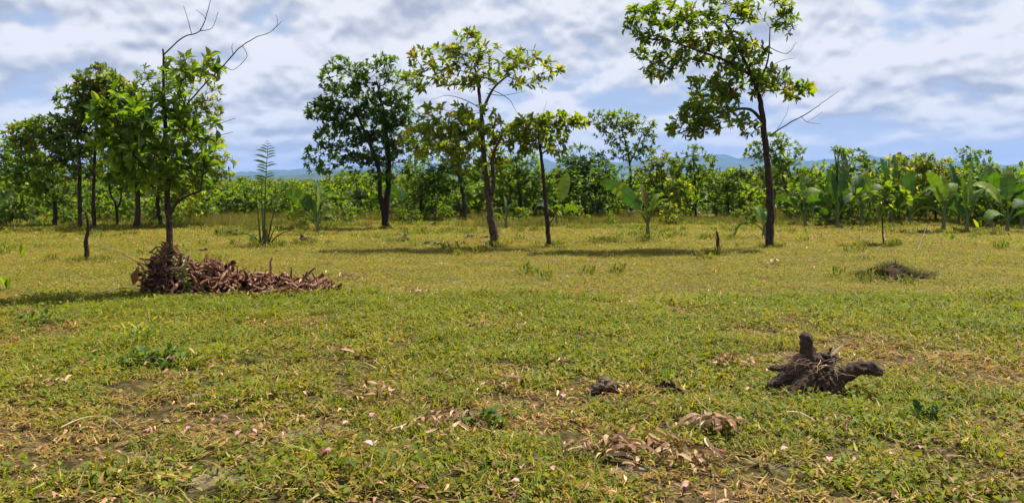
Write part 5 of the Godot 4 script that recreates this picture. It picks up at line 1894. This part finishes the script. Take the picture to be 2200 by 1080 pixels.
	# a mound of dark broad-leaved weeds with dead leaves in it
	for e in [[335, 790, 0.42, "dark mound of broad-leaved weeds and dead leaves below the yellow blossoms", 420], [1045, 925, 0.16, "small dark weed mound over a hollow in the foreground", 60], [1985, 905, 0.16, "small leafy weed mound right of the uprooted stump", 60], [75, 700, 0.3, "broad-leaved weed patch at the left of the field", 90]]:
		rng.seed = hash(e[3])
		var p := on_ground(e[0], e[1])
		var t := thing("weed_mound", e[3], "weeds", p)
		var a := Acc.new()
		for k in e[4]:
			var w := rf(0, TAU)
			var rr: float = sqrt(rng.randf()) * e[2]
			var out := Vector3(cos(w), 0, sin(w))
			var len := rf(0.04, 0.09)
			var hgt: float = 0.17 * (1.0 - pow(rr / e[2], 2.0)) * rf(0.2, 1.0) + 0.01
			a.leaf(out * rr * Vector3(1, 0, 0.6) + Vector3(0, hgt, 0), (Vector3(rf(-1, 1), rf(-0.2, 0.9), rf(-1, 1))).normalized(), Vector3(rf(-0.4, 0.4), 1, rf(-0.4, 0.4)), len, len * 0.33, rf(0.2, 1.2), 0.3, [Color(0.06, 0.11, 0.02), Color(0.10, 0.17, 0.028), Color(0.15, 0.2, 0.035)][k % 3], OVATE)
		part("foliage", a.mesh(M.grass), t).set_meta("kind", "stuff")
		for k in int(e[2] * 26):
			var w := rf(0, TAU)
			var rr: float = rf(0.3, 1.0) * e[2]
			var o := part("dry_leaf", curls[[3, 4, 9, 10, 0][k % 5]], t)
			var len := rf(0.05, 0.12)
			o.transform = Transform3D((Basis(Vector3.UP, rf(0, TAU)) * Basis(Vector3(0, 0, 1), rf(-0.5, 0.5))).scaled(Vector3.ONE * len), Vector3(cos(w) * rr, rf(0.05, 0.13), sin(w) * rr * 0.6))
	# weeds and litter round the feet of the trees
	rng.seed = 97
	var fx := []
	var fc := []
	var foot := Acc.new()
	for j in 34:
		var w := rf(0, TAU)
		var out := Vector3(cos(w), 0, sin(w))
		foot.leaf(Vector3(rf(-0.1, 0.1), rf(0.0, 0.05), rf(-0.1, 0.1)), (out * rf(0.2, 1.2) + Vector3.UP).normalized(), -out + Vector3(0, 0.4, 0), rf(0.05, 0.16), rf(0.005, 0.015), rf(0.2, 1.6), 0.3, [Color(0.09, 0.15, 0.025), Color(0.15, 0.18, 0.03), Color(0.22, 0.15, 0.07)][j % 3], SIMPLE)
	for e in [[1066, 531], [1180, 531], [1653, 531], [829, 492], [170, 492], [116, 488], [200, 491], [248, 488], [292, 493], [348, 489], [998, 474], [187, 561], [1392, 520], [682, 505], [568, 532], [1900, 527], [1542, 548], [2028, 500], [2078, 502], [1800, 492], [492, 508], [655, 524], [862, 522]]:
		var p := on_ground(e[0], e[1])
		for k in 13:
			var w := rf(0, TAU)
			var rr := 0.10 + rf(0.0, 0.75) * rng.randf()
			var q := Vector3(p.x + cos(w) * rr, 0, p.z + sin(w) * rr)
			q.y = ground_y(q.x, q.z)
			var k2 := rf(0.6, 1.4)
			fx.append(Transform3D(Basis(Vector3.UP, rf(0, TAU)).scaled(Vector3(k2, k2 * rf(0.6, 1.3), k2)), q))
			fc.append(sward_tone(q.x, q.z))
	var ff := copies("foot_weeds", foot.mesh(M.grass), fx, fc, self)
	tag(ff, "low weeds growing round the feet of the trees", "weeds", "", "stuff")
	# sticks and dead stalks
	stick("long thin pale stalk curving over the weeds at left", [[130, 935, 0.02], [180, 920, 0.04], [230, 915, 0.03], [262, 930, 0.0]], 0.004, Color(0.42, 0.34, 0.22))
	stick("curved grey stick in the grass left of the heap shadow", [[30, 680, 0.02], [75, 682, 0.04], [105, 692, 0.0]], 0.010, Color(0.28, 0.2, 0.13))
	stick("short brown stick in front of the heap shadow", [[128, 684, 0.02], [160, 682, 0.03], [186, 686, 0.0]], 0.010, Color(0.16, 0.11, 0.075))
	stick("straight tan stalk lying below the dead grass clump", [[830, 945, 0.02], [865, 935, 0.03], [905, 915, 0.03]], 0.008, Color(0.36, 0.27, 0.16))
	stick("olive stalk slanting across the weeds right of centre", [[1490, 876, 0.05], [1515, 895, 0.03], [1545, 905, 0.0]], 0.007, Color(0.20, 0.17, 0.08))
	stick("whitish dry stem right of the curled leaf clump", [[1690, 905, 0.03], [1720, 907, 0.03], [1752, 914, 0.0]], 0.007, Color(0.46, 0.38, 0.28))
	stick("grey twig lying below the uprooted stump", [[1620, 912, 0.02], [1650, 916, 0.03], [1675, 920, 0.0]], 0.006, Color(0.22, 0.17, 0.12))
	stick("upright straw stalk standing in the curled leaf clump", [[1502, 938, 0.0], [1505, 935, 0.06], [1508, 932, 0.13]], 0.006, Color(0.46, 0.36, 0.22))
	stick("bare twig branch on the lawn right of the dead post", [[215, 540, 0.04], [245, 548, 0.06], [290, 556, 0.02]], 0.014, Color(0.17, 0.13, 0.09))
	stick("thin dead stem lying left of the root heap foot", [[200, 640, 0.03], [270, 632, 0.06], [330, 636, 0.03]], 0.010, Color(0.20, 0.14, 0.10))
	stick("pale peeled stick at the front foot of the heap", [[305, 636, 0.03], [340, 637, 0.04], [372, 640, 0.02]], 0.012, Color(0.40, 0.30, 0.22))
	stick("leaning thin stick on the lawn before the banana clump", [[1972, 542, 0.0], [1980, 530, 0.10], [1990, 512, 0.3]], 0.012, Color(0.15, 0.11, 0.08))
	# taller weeds: [px, py, height, blades, label, colours]
	var wg := [Color(0.10, 0.19, 0.025), Color(0.15, 0.24, 0.035), Color(0.20, 0.26, 0.04)]
	var yel := [Color(0.45, 0.34, 0.03), Color(0.30, 0.30, 0.05), Color(0.12, 0.2, 0.03)]
	for e in [[295, 735, 0.24, 60, "lush weed tuft topped with yellow blossoms", yel], [1435, 815, 0.13, 60, "bright green grass tuft beside the dark clod", wg], [1845, 838, 0.08, 30, "fresh grass tuft right of the uprooted stump", wg], [700, 735, 0.14, 40, "grass tuft with arching blades in front of the heap", wg], [905, 745, 0.13, 36, "loose grass tuft in the green belt", wg], [1120, 890, 0.12, 26, "upright blades growing by the dead clump", wg], [1555, 730, 0.14, 26, "tall thin grass tuft on the lawn behind the litter", wg], [1940, 1075, 0.16, 22, "broad-bladed grass tuft at the lower right of the field", wg], [1245, 775, 0.11, 36, "grass tuft up the field from the husk", wg], [60, 720, 0.16, 50, "thick green grass tuft in the lush belt at left", wg], [170, 745, 0.16, 50, "thick green grass tuft left of the yellow blossoms", wg], [400, 760, 0.13, 44, "leafy green tuft right of the yellow blossoms", wg], [1010, 905, 0.13, 24, "broad green seedling blades above the small hollow", wg], [250, 790, 0.13, 50, "dark leafy weeds left of the hollow under the blossoms", wg]]:
		rng.seed = hash(e[4])
		var p := on_ground(e[0], e[1])
		var t := thing("weed_tuft", e[4], "weeds", p)
		var a := Acc.new()
		for k in e[3]:
			var w := rf(0, TAU)
			var out := Vector3(cos(w), 0, sin(w))
			var len: float = e[2] * rf(0.5, 1.1)
			var rr: float = rf(0.0, 0.10) * e[2] / 0.13
			var cols: Array = e[5]
			if e[5] == yel:
				var top: bool = k % 4 == 0
				a.leaf(out * rr * 1.4 + Vector3(0, rf(0.6, 1.0) * e[2] * 0.8 if top else rf(0, 0.12), 0), (out * rf(0.3, 1.0) + Vector3(0, rf(0.1, 0.8), 0)).normalized(), Vector3.UP, 0.09 if top else 0.10, 0.018 if top else 0.018, rf(0.2, 1.0), 0.3, yel[0] if top else wg[k % 3], SIMPLE)
			else:
				a.leaf(out * rr - Vector3(0, 0.01, 0), (out * rf(0.1, 0.8) + Vector3.UP).normalized(), -out, len, rf(0.003, 0.007), rf(0.3, 1.6), 0.3, cols[rng.randi_range(0, 2)], BLADE)
		part("blades", a.mesh(M.grass), t).set_meta("kind", "stuff")
